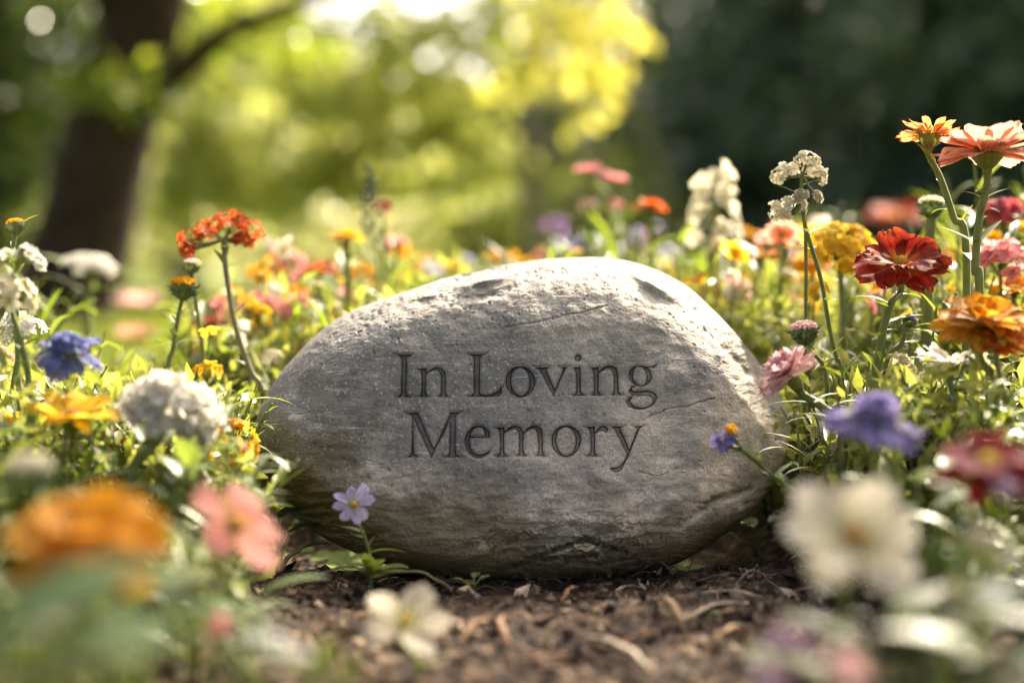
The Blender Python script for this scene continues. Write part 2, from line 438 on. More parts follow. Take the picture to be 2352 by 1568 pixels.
def stone_depth(X, Y):
    W = np.stack([X / 100, Y / 100, np.zeros_like(X)], -1)
    # polar coordinate rho, 1 on the outline
    cx, cy = 1195, 985
    th = np.arctan2(OUTC[:, 1] - cy, OUTC[:, 0] - cx)
    o = np.argsort(th)
    th, rr = th[o], np.hypot(OUTC[:, 0] - cx, OUTC[:, 1] - cy)[o]
    th = np.concatenate([th - 2 * math.pi, th, th + 2 * math.pi])
    rr = np.concatenate([rr, rr, rr])
    rho = np.clip(np.hypot(X - cx, Y - cy) / np.interp(np.arctan2(Y - cy, X - cx), th, rr), 0, 1)
    n1 = fbm(W * 1.1, 3)
    n2 = fbm(W * np.array([2.2, 5.0, 1]) + 4, 4)
    n3 = fbm(W * 9 + 11, 3)
    d0 = 1.104 - (Y - 700) * 0.000132 + ((X - 1200) / 620) ** 2 * 0.016 + n1 * 0.0055 * (1.0 - .6 * np.exp(-(((X - 1210) / 330) ** 4 + ((Y - 945) / 170) ** 4)))
    flat = np.exp(-(((X - 1210) / 330) ** 4 + ((Y - 945) / 170) ** 4))
    d0 += (1 - flat) * (n2 * 0.0016) + n3 * 0.00025
    # hollows pushed back into the face
    for (gx, gy, rx, ry, a) in ((698, 885, 46, 75, .016), (1420, 1150, 120, 40, .0035), (980, 1200, 70, 45, .003), (1250, 830, 250, 40, -.001), (760, 1060, 60, 40, .003), (900, 1180, 110, 50, -.003), (1640, 1000, 80, 60, -.003), (1500, 1130, 90, 50, -.002)):
        d0 += a * np.exp(-((X - gx) / rx) ** 2 - ((Y - gy) / ry) ** 2)
    # broad facets
    d0 = smax(d0, 1.066 + (745 - X) * 0.00027 - (Y - 950) * 0.00009 + n1 * .003, .0012)
    d0 = smax(d0, 1.071 + (X - 1600) * 0.00028 - (Y - 950) * 0.00010 + n1 * .003, .0012)
    d0 = d0 + softplus((748 - (X - 1300) * .12) - Y, 5) * 0.00015
    # upper ledge: everything outside the ridge line slopes back
    ry_ = np.interp(X, RIDGE[:, 0], RIDGE[:, 1])
    q = seg_dist(X, Y, RIDGE) * np.where(Y < ry_, 1, -1)
    q = q + n2 * 6 + n3 * 3
    q -= 58 * np.exp(-((X - 1120) / 62) ** 2 - ((Y - 652 + (X - 1120) * 0.28) / 16) ** 2)
    q -= 48 * np.exp(-((X - 1505) / 48) ** 2 - ((Y - 658 - (X - 1505) * 0.5) / 16) ** 2)
    q += 26 * np.exp(-((X - 1515) / 45) ** 2 - ((Y - 722) / 8) ** 2)
    slope = np.interp(X, [600, 800, 1000, 1300, 1550, 1700, 1800], [1.6, 2.3, 2.4, 2.8, 2.5, 2.5, 2.2])
    d = d0 + softplus(q, 2.6) * 0.00033 * slope
    # groove along the right shoulder
    d += 0.011 * np.exp(-(seg_dist(X, Y, [(1632, 740), (1652, 790), (1690, 830), (1712, 858)]) / 11) ** 2)
    # underside
    ly = np.interp(X, LOWR[:, 0], LOWR[:, 1])
    q2 = seg_dist(X, Y, LOWR) * np.where(Y > ly, 1, -1) + n2 * 12
    d = d + softplus(q2, 6) * 0.00033 * 1.6
    # rounding towards the outline
    ys = np.interp(Y, [590, 900, 1340], [1.200, 1.150, 1.080])
    rim = ys - 0.108 * np.sqrt(np.clip(1 - rho ** 2.3, 0, 1)) + n1 * .002
    d = smax(d, rim, 0.0035)
    d = -smax(-d, -(ys + .001), .0015)
    # two knobs on the upper ledge that shade the hollows below them
    for kx, ky, sl, rx, ry, a in ((1118, 640, -.26, 66, 14, .014), (1505, 655, .55, 50, 14, .013), (985, 676, -.3, 40, 8, .005), (1660, 800, 1.1, 26, 30, .006)):
        d = d - a * np.exp(-((X - kx) / rx) ** 2 - ((Y - ky - (X - kx) * sl + n2 * 5) / ry) ** 2) * np.clip((1 - rho) * 14, 0, 1)
    # flakes and cracks in the lower right
    for pts, w, a in (([(1240,1275),(1290,1258),(1345,1238),(1385,1252),(1440,1268)], 5, .009), ([(1180,1300),(1230,1280),(1300,1282),(1370,1275)], 6, .009), ([(1300,1290),(1380,1296),(1460,1280)], 5, .0045),
                      ([(1160,752),(1235,740),(1310,722),(1395,702)], 2.2, .0022), ([(1490,958),(1535,938),(1585,932),(1640,915)], 2.4, .0022), ([(1465,1085),(1510,1092),(1560,1075)], 2.0, .0016), ([(1575,1148),(1610,1158),(1655,1142)], 2.4, .002),
                      ([(1480,640),(1510,690),(1560,716)], 1.6, .0009), ([(1560,1205),(1640,1150),(1720,1125)], 9, .005), ([(945,1175),(990,1150),(1035,1120)], 1.5, .0006), ([(1350,1180),(1400,1200),(1440,1190)], 2, .0008), ([(1310,1180),(1370,1210)], 1.5, .0008)):
        dd = seg_dist(X + n3 * 7, Y + n2 * 6, pts)
        d = d + a * np.exp(-(dd / w) ** 2) * (0.75 + 0.6 * n3)
    # step-like flaking at the foot
    fl = np.exp(-((X - 1340) / 240) ** 2 - ((Y - 1262) / 60) ** 2)
    st = fbm(W * np.array([1.4, 4.5, 1]) + 31, 3)
    d = d + fl * 0.020 * (np.round(st * 4) / 4 - st * 0.4)
    return d, rho, n3

def build_stone():
    def dens(lo, hi, a, b, nin, nout):
        # spacing: dense in [a, b], cosine bunching towards both ends
        t = np.linspace(0, 1, nout)
        left = lo + (a - lo) * (1 - np.cos(t * math.pi / 2)) ** 0.85
        right = hi - (hi - b) * (1 - np.cos(t * math.pi / 2)) ** 0.85
        mid = np.linspace(a, b, nin)
        return np.concatenate([left[:-1], mid, right[::-1][1:]])
    top, bot = OUTC[:, 1].min() + .05, OUTC[:, 1].max() - .05
    rows = dens(top, bot, 800, 1092, 350, 170)
    us = dens(-1, 1, -0.50, 0.545, 660, 170)
    L = OUTC[OUTC[:, 0] < 1195 + 160]
    def side(sgn):
        # x of the outline for each row
        xs = np.zeros(len(rows))
        for i, y in enumerate(rows):
            a, b = OUTC, np.roll(OUTC, -1, 0)
            m = (a[:, 1] > y) != (b[:, 1] > y)
            xx = a[m, 0] + (y - a[m, 1]) / (b[m, 1] - a[m, 1]) * (b[m, 0] - a[m, 0])
            xs[i] = (xx.max() if sgn > 0 else xx.min()) if len(xx) else 1250
        return xs
    xl, xr = side(-1), side(1)
    # text columns stay upright: blend absolute x in the dense rows
    X = xl[:, None] + (xr - xl)[:, None] * (us[None] + 1) / 2
    xl0, xr0 = xl[len(rows) // 2], xr[len(rows) // 2]
    Y = np.repeat(rows[:, None], len(us), 1)
    d, rho, n3 = stone_depth(X, Y)
    pos = P(X, Y, d)
    du = np.gradient(pos, axis=1)
    dv = np.gradient(pos, axis=0)
    nn = np.cross(du, dv)
    nn /= np.linalg.norm(nn, axis=-1, keepdims=True) + 1e-12
    nn *= -np.sign((nn * FWD).sum(-1, keepdims=True) + 1e-9)
    inner = np.clip((1 - rho) * 30, 0, 1)
    LD, LO = letter_depth(X, Y)
    textzone = np.exp(-np.clip(LO - 1, 0, 20) / 3) * 0.6
    q = pos * 1000
    grain = fbm(q / 9.0, 3) * 0.00032 + fbm(q / 2.2, 2) * 0.00012
    pit = np.clip(fbm(q / 5.0 + 50, 2) - 0.32, 0, 1) * 0.004
    up = np.clip(nn[..., 2], 0, 1)
    grain = grain * (1 + 2.2 * up) - pit * (0.12 + 1.5 * up)
    pos = pos + nn * (grain * inner * (1 - textzone))[..., None]
    # carve: steep walls down to a flat floor
    cut = np.minimum(LD * 0.00068, 0.0028 + 0.00025 * fbm(q / 3.0 + 7, 2))
    pos = pos + (LD > 0)[..., None] * cut[..., None] * nrm(FWD + np.array([0, 0, -.25]))
    pos = pos + nrm(FWD)[None, None] * (0.0013 * np.exp(-LO / 2.4) * (LO < 8))[..., None] * (LD <= 0)[..., None]
    inside = LD > 0.35
    nu, nv = X.shape
    idx = np.arange(nu * nv).reshape(nu, nv)
    quads = np.stack([idx[:-1, :-1], idx[1:, :-1], idx[1:, 1:], idx[:-1, 1:]], -1).reshape(-1, 4)
    fin = (inside[:-1, :-1] & inside[1:, :-1] & inside[1:, 1:] & inside[:-1, 1:]).reshape(-1)
    m = MB()
    m.raw(pos.reshape(-1, 3), quads[~fin], s=0.0, r=0.5)
    # the back: same left and right edge, bulging away
    uk = us[::12] if us[::12][-1] == 1 else np.append(us[::12], 1)
    Xb = xl[:, None] + (xr - xl)[:, None] * (uk[None] + 1) / 2
    Yb = np.repeat(rows[:, None], len(uk), 1)
    _, rb, _ = stone_depth(Xb, Yb)
    yb = np.interp(Yb, [590, 900, 1340], [1.200, 1.150, 1.080]) + 0.13 * np.sqrt(np.clip(1 - rb ** 2.2, 0, 1))
    pb = P(Xb, Yb, yb)
    pb[:, 0] = pos[:, 0]
    pb[:, -1] = pos[:, -1]
    m.grid(pb[:, ::-1], s=0.0, r=0.5)
    base = np.array([0.01, 1.16, 0.0])
    st = m.build('memorial_stone', stone_mat(), loc=base)
    tag(st, 'grey weathered memorial boulder engraved with In Loving Memory, lying on bare soil', 'memorial stone')
    g = MB()
    use = np.unique(quads[fin])
    remap = np.full(nu * nv, -1)
    remap[use] = np.arange(len(use))
    g.raw(pos.reshape(-1, 3)[use], remap[quads[fin]], s=np.clip(LD.reshape(-1)[use] / 4.2, 0, 1), r=0.5)
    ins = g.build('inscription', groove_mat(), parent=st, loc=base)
    ins['label'] = 'carved serif letters reading In Loving Memory, dark brown along their edges'
    return st

def stone_col(nt, tc):
    o = tc.outputs['Object']
    big = noise(nt, 9, 5, .6, o)
    mid = noise(nt, 38, 6, .65, o, .3)
    fine = noise(nt, 480, 3, .7, o)
    grain = noise(nt, 1500, 2, .6, o)
    col = ramp(nt, mid, [(0.28, (.20, .195, .185)), (0.5, (.31, .30, .28)), (0.74, (.46, .44, .40))])
    sx = nt.nodes.new('ShaderNodeSeparateXYZ')
    nt.links.new(o, sx.inputs[0])
    # slate to tan, with left-dark to right-bright lighting also painted in
    tx = math_(nt, 'MULTIPLY_ADD', sx.outputs[0], 3.0)
    tx.node.inputs[2].default_value = 0.28
    tx = math_(nt, 'ADD', tx, math_(nt, 'MULTIPLY', math_(nt, 'SUBTRACT', big, 0.5), 2.6), True)
    col = mixc(nt, tx, mixc(nt, 1.0, col, (.66, .66, .66), 'MULTIPLY'), mixc(nt, 1.0, col, (1.80, 1.66, 1.48), 'MULTIPLY'))
    col = mixc(nt, 0.5, col, ramp(nt, fine, [(0.3, (.5, .5, .5)), (0.7, (1.5, 1.5, 1.5))]), 'MULTIPLY')
    col = mixc(nt, 0.45, col, ramp(nt, grain, [(0.35, (.5, .5, .5)), (0.65, (1.5, 1.5, 1.5))]), 'MULTIPLY')
    col = mixc(nt, 1.0, col, (1.045, 1.005, .89), 'MULTIPLY')
    return o, sx, big, mid, fine, col

def stone_mat():
    m, nt, out = new_mat('weathered grey stone')
    tc = nt.nodes.new('ShaderNodeTexCoord')
    o, sx, big, mid, fine, col = stone_col(nt, tc)
    # pale lichen flecks and scratches
    v = nt.nodes.new('ShaderNodeTexVoronoi')
    v.inputs['Scale'].default_value = 210
    nt.links.new(o, v.inputs['Vector'])
    patch = noise(nt, 26, 3, .5, o)
    fl = math_(nt, 'MULTIPLY', math_(nt, 'LESS_THAN', v.outputs['Distance'], 0.25), math_(nt, 'GREATER_THAN', patch, 0.46))
    col = mixc(nt, math_(nt, 'MULTIPLY', fl, 0.7), col, (.42, .40, .27))
    mp = nt.nodes.new('ShaderNodeMapping')
    mp.inputs['Rotation'].default_value = (0, math.radians(24), 0)
    mp.inputs['Scale'].default_value = (7, 30, 80)
    nt.links.new(o, mp.inputs[0])
    sc = noise(nt, 2.2, 5, .7, mp.outputs[0], .6)
    scr = ramp(nt, sc, [(0.60, (0, 0, 0)), (0.70, (1, 1, 1))])
    col = mixc(nt, math_(nt, 'MULTIPLY', scr, 0.65), col, (.70, .68, .62))
    dk = ramp(nt, noise(nt, 3.1, 5, .7, mp.outputs[0], 1.2), [(0.30, (1, 1, 1)), (0.40, (0, 0, 0))])
    col = mixc(nt, math_(nt, 'MULTIPLY', dk, 0.55), col, (.05, .046, .04))
    # rust spots
    rs = ramp(nt, noise(nt, 60, 3, .6, o), [(0.66, (0, 0, 0)), (0.74, (1, 1, 1))])
    col = mixc(nt, math_(nt, 'MULTIPLY', rs, 0.4), col, (.24, .14, .06))
    # algae and soil staining near the foot, with a ragged edge
    h = math_(nt, 'ADD', sx.outputs[2], math_(nt, 'MULTIPLY', math_(nt, 'SUBTRACT', big, .5), 0.16))
    h = math_(nt, 'ADD', h, math_(nt, 'MULTIPLY', math_(nt, 'ABSOLUTE', math_(nt, 'ADD', sx.outputs[0], -0.02)), -0.22))
    h = math_(nt, 'ADD', h, math_(nt, 'MULTIPLY', math_(nt, 'SUBTRACT', mid, .5), 0.05))
    al = ramp(nt, math_(nt, 'ADD', h, -0.025), [(0.0, (1, 1, 1)), (0.045, (0, 0, 0))])
    col = mixc(nt, math_(nt, 'MULTIPLY', al, 0.8), col, mixc(nt, fine, (.085, .066, .032), (.25, .20, .085)))
    b = nt.nodes.new('ShaderNodeBsdfPrincipled')
    nt.links.new(col, b.inputs['Base Color'])
    b.inputs['Roughness'].default_value = 0.72
    b.inputs['Specular IOR Level'].default_value = 0.35
    bp = nt.nodes.new('ShaderNodeBump')
    bp.inputs['Strength'].default_value = 0.55
    bp.inputs['Distance'].default_value = 0.0006
    nt.links.new(math_(nt, 'ADD', noise(nt, 620, 5, .7, o), mid), bp.inputs['Height'])
    nt.links.new(bp.outputs[0], b.inputs['Normal'])
    nt.links.new(b.outputs[0], out.inputs[0])
    return m
def groove_mat():
    m, nt, out = new_mat('carved groove with dark walls')
    tc = nt.nodes.new('ShaderNodeTexCoord')
    o, sx, big, mid, fine, col = stone_col(nt, tc)
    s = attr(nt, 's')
    dark_wall = ramp(nt, math_(nt, 'ADD', s, math_(nt, 'MULTIPLY', math_(nt, 'SUBTRACT', mid, .5), .5)), [(0.0, (.25, .25, .25)), (0.14, (1, 1, 1)), (0.66, (.95, .95, .95)), (0.95, (.04, .04, .04))])  # dark brown along the groove walls, stone colour on the floor
    col = mixc(nt, math_(nt, 'MULTIPLY', dark_wall, 0.82), mixc(nt, 1.0, col, (.8, .8, .85), 'MULTIPLY'), (.030, .021, .011))
    b = nt.nodes.new('ShaderNodeBsdfPrincipled')
    nt.links.new(col, b.inputs['Base Color'])
    b.inputs['Roughness'].default_value = 0.85
    b.inputs['Specular IOR Level'].default_value = 0.1
    nt.links.new(b.outputs[0], out.inputs[0])
    return m
build_stone()

# ------------------------------------------------------------------ ground: lawn sheet, soil bed
def lawn():
    m, nt, out = new_mat('lawn')
    tc = nt.nodes.new('ShaderNodeTexCoord')
    col = ramp(nt, noise(nt, 1.6, 6, .6, tc.outputs['Object']), [(0.3, (.07, .11, .02)), (0.6, (.15, .20, .04)), (0.8, (.22, .23, .08))])
    b = nt.nodes.new('ShaderNodeBsdfPrincipled')
    b.inputs['Roughness'].default_value = .9
    nt.links.new(col, b.inputs['Base Color'])
    nt.links.new(b.outputs[0], out.inputs[0])
    g = MB()
    xs = np.concatenate([-np.geomspace(150, .5, 30), np.linspace(-.4, .4, 9), np.geomspace(.5, 150, 30)])
    ys = np.concatenate([-np.geomspace(150, .5, 20), np.linspace(-.4, 3, 20), np.geomspace(3.3, 300, 50)])
    X, Y = np.meshgrid(xs, ys)
    Z = -0.02 + fbm(np.stack([X * .6, Y * .6, X * 0], -1), 2) * 0.05 * np.clip((np.hypot(X, Y) - 3) / 3, 0, 1)
    g.grid(np.stack([X, Y, Z], -1))
    tag(g.build('lawn', m), kind='structure')
lawn()

def soil_height(x, y):
    p = np.stack([x, y, np.zeros_like(x)], -1)
    z = 0.012 * fbm(p * 11, 3) + 0.007 * ridged(p * 24 + 3, 3) * 0.6 + 0.0055 * fbm(p * 62, 3) + 0.0012 * ridged(p * 190, 2)
    z += 0.003 * np.exp(-((x - .08) / .2) ** 2 - ((y - .97) / .05) ** 2) - 0.006 * np.exp(-((x + .1) / .12) ** 2 - ((y - 1.03) / .03) ** 2)
    z = z * (1 - .65 * np.exp(-((x - .0) / .24) ** 2 - ((y - 1.02) / .075) ** 2)) - .005 * np.exp(-((x - .0) / .2) ** 2 - ((y - 1.0) / .06) ** 2)
    z = z - .022 * np.clip((y - 1.055) / .03, 0, 1) * np.clip((1.30 - y) / .06, 0, 1) * np.clip((.235 - np.abs(x - .005)) / .05, 0, 1)
    edge = np.clip(np.minimum(np.minimum(x + 1.7, 1.9 - x), np.minimum(2.7 - y, y + .2)) / .15, 0, 1)
    return (z - 0.002) * edge - 0.05 * (1 - edge)
def soil():
    m, nt, out = new_mat('dark garden soil')
    tc = nt.nodes.new('ShaderNodeTexCoord')
    o = tc.outputs['Object']
    a = noise(nt, 60, 6, .7, o, .4)
    col = ramp(nt, a, [(0.36, (.014, .010, .006)), (0.49, (.055, .037, .022)), (0.59, (.16, .105, .060)), (0.7, (.44, .30, .18))])
    col = mixc(nt, .6, col, ramp(nt, noise(nt, 420, 4, .7, o), [(0.3, (.35, .35, .35)), (0.7, (1.5, 1.4, 1.3))]), 'MULTIPLY')
    b = nt.nodes.new('ShaderNodeBsdfPrincipled')
    b.inputs['Roughness'].default_value = .85
    b.inputs['Specular IOR Level'].default_value = .25
    nt.links.new(col, b.inputs['Base Color'])
    bp = nt.nodes.new('ShaderNodeBump')
    bp.inputs['Strength'].default_value = .9
    bp.inputs['Distance'].default_value = .003
    nt.links.new(noise(nt, 330, 6, .75, o, .5), bp.inputs['Height'])
    nt.links.new(bp.outputs[0], b.inputs['Normal'])
    nt.links.new(b.outputs[0], out.inputs[0])
    g = MB()
    xs = np.concatenate([np.linspace(-1.75, -.31, 60)[:-1], np.linspace(-.31, .31, 400), np.linspace(.31, 1.95, 66)[1:]])
    ys = np.concatenate([np.linspace(-.25, .62, 40)[:-1], np.linspace(.62, 1.1, 310), np.linspace(1.1, 2.75, 70)[1:]])
    X, Y = np.meshgrid(xs, ys)
    g.grid(np.stack([X, Y, soil_height(X, Y)], -1))
    tag(g.build('soil_bed', m), kind='structure')
soil()

def crumbs():
    """loose crumbs, bark fibres and root hairs over the bare soil"""
    rng = np.random.RandomState(3)
    g = MB()
    ico = np.array([(0, 0, 1), (1, 0, 0), (0, 1, 0), (-1, 0, 0), (0, -1, 0), (0, 0, -1)], float)
    tri = np.array([(0, 1, 2), (0, 2, 3), (0, 3, 4), (0, 4, 1), (5, 2, 1), (5, 3, 2), (5, 4, 3), (5, 1, 4)])
    n = 6500
    x = rng.uniform(-.34, .36, n)
    y = rng.uniform(.62, 1.06, n)
    z = soil_height(x, y)
    for i in range(n):
        s = .0006 + .0052 * rng.rand() ** 5
        M = frame(rng.normal(size=3), rng.rand() * 6)
        v = (ico * (1 + .5 * rng.normal(size=(6, 1)))) * s * np.array([1.3, 1, .7])
        g.raw(v @ M.T + (x[i], y[i], z[i] + s * .3), tris=tri, r=rng.rand(), s=rng.rand())
    m = solid_mat('soil crumbs', [(0, (.012, .008, .005)), (.55, (.06, .040, .024)), (.85, (.24, .165, .098)), (1, (.62, .47, .31))], rough=.85, use='rnd')
    tag(g.build('soil_crumbs', m, smooth=False), 'loose brown crumbs of earth and bark on the bare soil', 'soil crumbs', kind='stuff')
    h = MB()
    n = 900
    x = rng.uniform(-.36, .38, n)
    y = rng.uniform(.66, 1.06, n)
    z = soil_height(x, y)
    for i in range(n):
        L = rng.uniform(.008, .035) * (1 if rng.rand() < .8 else 1.8)
        a = rng.uniform(0, 6.28)
        d = np.array([math.cos(a), math.sin(a) * .6, rng.uniform(-.05, .5)])
        p0 = np.array([x[i], y[i], z[i] + .001])
        k = rng.normal(size=3) * .3
        p = [p0, p0 + d * L * .5 + k * L * .3, p0 + d * L + np.array([0, 0, -.2 * L])]
        h.tube(catmull(p, 3), rng.uniform(.0002, .0006), 3, r=rng.rand(), cap=False)
    m = solid_mat('dry fibres', [(0, (.05, .03, .018)), (.6, (.16, .10, .06)), (1, (.42, .30, .19))], rough=.8, use='rnd')
    tag(h.build('root_fibres', m), 'thin dry roots and bark fibres tangled over the soil', 'root fibres', kind='stuff')
crumbs()

# ------------------------------------------------------------------ petals, leaves, heads
GREEN = thin_mat('fresh green leaf', [(0, (.14, .19, .04)), (.6, (.11, .165, .032)), (1, (.16, .19, .05))], var=(.28, .29, .08), trans=.42, tcol=(1.5, 1.5, .8), rough=.36, spec=.5)
GREYGREEN = thin_mat('silvery green leaf', [(0, (.11, .15, .06)), (1, (.09, .13, .05))], var=(.19, .22, .11), trans=.35, tcol=(1.3, 1.4, .8), rough=.5, spec=.3)
DARKGREEN = thin_mat('dark green leaf', [(0, (.035, .07, .022)), (1, (.028, .06, .02))], var=(.06, .10, .03), trans=.3, tcol=(1.4, 1.5, .6), rough=.5, spec=.15)
LIME = thin_mat('lime green leaf', [(0, (.20, .27, .03)), (1, (.26, .30, .04))], var=(.16, .24, .03), trans=.5, tcol=(1.3, 1.3, .7), rough=.4)
STEMG = solid_mat('green stem', [(.3, (.15, .20, .05)), (.7, (.26, .29, .10))], 60, .5, .25)
STEMP = solid_mat('pale tan stem', [(.3, (.20, .20, .10)), (.7, (.33, .29, .17))], 60, .6, .2)

def petal_mat(name, base, mid, tip, var=None, trans=.56, tc=None):
    return thin_mat(name, [(0, base), (.45, mid), (1, tip)], var=var, trans=trans, tcol=tc, rough=.6, spec=.12, vein=.75)
PM = {
 'orange': petal_mat('orange petal', (.52, .20, .008), (.60, .25, .012), (.64, .32, .03), (.62, .34, .03)),
 'deep orange': petal_mat('deep orange petal', (.55, .20, .01), (.58, .13, .012), (.66, .16, .02), (.50, .07, .015)),
 'rust': petal_mat('rust orange petal', (.60, .30, .03), (.50, .12, .02), (.52, .11, .03), (.38, .04, .02)),
 'salmon': petal_mat('salmon petal', (.62, .30, .12), (.68, .30, .18), (.74, .38, .25), (.72, .38, .28)),
 'yellow': petal_mat('yellow petal', (.72, .42, .015), (.82, .56, .03), (.86, .64, .07), (.80, .50, .03)),
 'gold': petal_mat('golden yellow petal', (.62, .26, .01), (.80, .42, .015), (.82, .50, .03), (.78, .34, .01)),
 'white': petal_mat('white petal', (.56, .58, .34), (.72, .71, .63), (.77, .75, .68), (.70, .66, .55), .55),
 'cream': petal_mat('cream petal', (.60, .56, .25), (.70, .65, .46), (.74, .70, .56), (.66, .60, .40), .55),
 'pink': petal_mat('pink petal', (.74, .40, .26), (.76, .33, .30), (.80, .42, .40), (.70, .22, .22)),
 'pale pink': petal_mat('pale pink petal', (.78, .62, .36), (.80, .54, .46), (.83, .62, .56), (.80, .46, .46)),
 'rose': petal_mat('rose red petal', (.48, .10, .08), (.46, .07, .09), (.54, .12, .14), (.40, .04, .05)),
 'red': petal_mat('red petal', (.50, .22, .03), (.24, .012, .010), (.36, .07, .022), (.28, .012, .012)),
 'parchment': petal_mat('parchment petal', (.36, .34, .18), (.42, .38, .27), (.45, .41, .32), (.40, .35, .24)),  # cream with half shade darkened into the petal colour
 'coral': petal_mat('coral petal', (.60, .24, .10), (.60, .19, .13), (.66, .30, .25), (.62, .24, .20)),
 'apricot': petal_mat('apricot petal', (.58, .26, .04), (.66, .24, .06), (.70, .30, .10), (.68, .28, .10)),
 'crimson': petal_mat('crimson petal', (.30, .06, .03), (.26, .018, .020), (.32, .035, .035), (.22, .01, .014)),
 'blue': petal_mat('blue petal', (.36, .36, .48), (.15, .18, .40), (.26, .28, .50), (.10, .12, .30)),
 'violet': petal_mat('violet petal', (.48, .42, .50), (.25, .21, .46), (.32, .27, .54), (.42, .36, .58)),
 'lavender': petal_mat('lavender petal', (.66, .60, .56), (.62, .58, .80), (.58, .52, .84), (.70, .66, .82)),
 'purple': petal_mat('purple petal', (.40, .20, .40), (.34, .16, .42), (.46, .26, .52), (.50, .32, .62)),
 'mauve': petal_mat('mauve petal', (.50, .38, .40), (.52, .38, .46), (.56, .42, .50), (.46, .30, .42)),
}
CM = {
 'yellow': solid_mat('yellow flower centre', [(0, (.35, .22, .02)), (1, (.75, .50, .05))], use='s'),
 'green': solid_mat('green flower centre', [(0, (.12, .16, .03)), (1, (.42, .42, .08))], use='s', trans=.2),
 'brown': solid_mat('brown orange flower centre', [(0, (.20, .08, .01)), (1, (.55, .25, .03))], use='s'),
 'tan': solid_mat('tan flower bud', [(0, (.16, .18, .05)), (.5, (.45, .36, .18)), (1, (.66, .46, .32))], use='s', trans=.2),
}

def petal(L, W, lift=0.3, curl=-0.3, cup=0.0, ruffle=0.0, notch=0.0, nu=7, nv=5, rng=None, base=.3):
    s = np.array([0, .12, .3, .5, .68, .82, .92, .98, 1.0]) if nu > 6 else np.array([0, .25, .55, .8, .95, 1.0]) if nu > 4 else np.array([0, .45, .85, 1.0])
    w = np.linspace(-1, 1, nv)
    full = base + (1 - base) * np.clip(s / .6, 0, 1) ** .8
    tip = np.where(s > .62, np.sqrt(np.clip(1 - ((s - .62) / .40) ** 2, 0.02, 1)), 1)
    hw = W / 2 * full * tip
    ang = lift + curl * s
    ds = np.diff(s, prepend=0) * L
    x = np.cumsum(np.cos(ang) * ds)
    z = np.cumsum(np.sin(ang) * ds)
    S, Wd = np.meshgrid(s, w, indexing='ij')
    V = np.zeros(S.shape + (3,))
    edge = notch * L * (0.5 + 0.5 * np.cos(Wd * math.pi * 3.2)) * S ** 4
    V[..., 0] = x[:, None] - edge * np.cos(ang)[:, None]
    V[..., 1] = Wd * hw[:, None]
    V[..., 2] = z[:, None] + cup * hw[:, None] * Wd ** 2 - edge * np.sin(ang)[:, None]
    if ruffle:
        ph = (rng.rand() if rng else random.random()) * 6
        V[..., 2] += ruffle * L * np.sin(Wd * 5.5 + ph) * S ** 2
        V[..., 0] += ruffle * .5 * L * np.sin(Wd * 9 + ph) * S ** 3
    q = rng if rng is not None else np.random
    V[..., 2] += L * (.07 * q.normal() * Wd * S + .035 * np.sin(S * 5 + q.rand() * 6) * S)
    V[..., 0] -= L * .07 * S ** 5 * np.clip(q.normal(size=S.shape), -1, 1)
    V[..., 1] += L * .10 * q.normal() * S ** 2
    return V, S.ravel()

def rotz(a):
    c_, s_ = math.cos(a), math.sin(a)
    return np.array([[c_, -s_, 0], [s_, c_, 0], [0, 0, 1]])

def rays_head(mb, cen, M, R, layers, rng, width=.4, ruffle=0., notch=0., cup=.15, r0=.12, nv=5, nu=7):
    """daisy-like: layers of (n, length, lift, curl, height)"""
    for n, ln, lift, curl, h in layers:
        off = rng.rand() * 6
        for i in range(n):
            a = off + i * 2 * math.pi / n + rng.normal() * .09
            L = R * ln * (1 + rng.normal() * .06) - r0 * R * .5
            V, S = petal(L, R * width * (1 + rng.normal() * .08), lift + rng.normal() * .10, curl + rng.normal() * .12, cup, ruffle, notch, nu, nv, rng)
            V = V + np.array([r0 * R, 0, h * R])
            mb.grid(V @ rotz(a).T @ M.T + cen, S, rng.rand())

def centre(mb, cen, M, r, h, rng, n=46, spike=.25):
    mb.lathe([(r * .98, -h * .25), (r, 0), (r * .86, h * .5), (r * .5, h * .88), (.0001, h)], M, cen, 12)
    for i in range(n):
        t = (i + .5) / n
        a = i * 2.39996
        rr = r * math.sqrt(t)
        z = h * (1 - t * .85)
        p = np.array([rr * math.cos(a), rr * math.sin(a), z])
        dirn = nrm(p / np.array([r, r, max(h, 1e-4)]) + np.array([0, 0, .6]))
        q = p + dirn * r * spike * (.7 + .6 * rng.rand())
        mb.tube(np.array([p * .95, (p + q) / 2, q]) @ M.T + cen, [r * .07, r * .085, r * .05], 4, s=rng.uniform(.4, 1), r=rng.rand())

def calyx(mb, cen, M, r, h, rng, n=10, sep=.9, flare=.5):
    mb.lathe([(r * .18, -h), (r * .55, -h * .7), (r * .95, -h * .25), (r, 0)], M, cen, 12)
    for i in range(n):
        V, S = petal(r * sep, r * .42, flare, .5, .2, 0, 0, 5, 3, rng, .7)
        V = V + np.array([r * .75, 0, -h * .15])
        mb.grid(V @ rotz(i * 2 * math.pi / n + rng.normal() * .1).T @ M.T + cen, S, rng.rand())

def fib_cap(n, cap):
    k = np.arange(n) + .5
    z = 1 - (1 - math.cos(cap)) * k / n
    a = k * 2.399963
    r = np.sqrt(1 - z * z)
    return np.stack([r * np.cos(a), r * np.sin(a), z], 1)

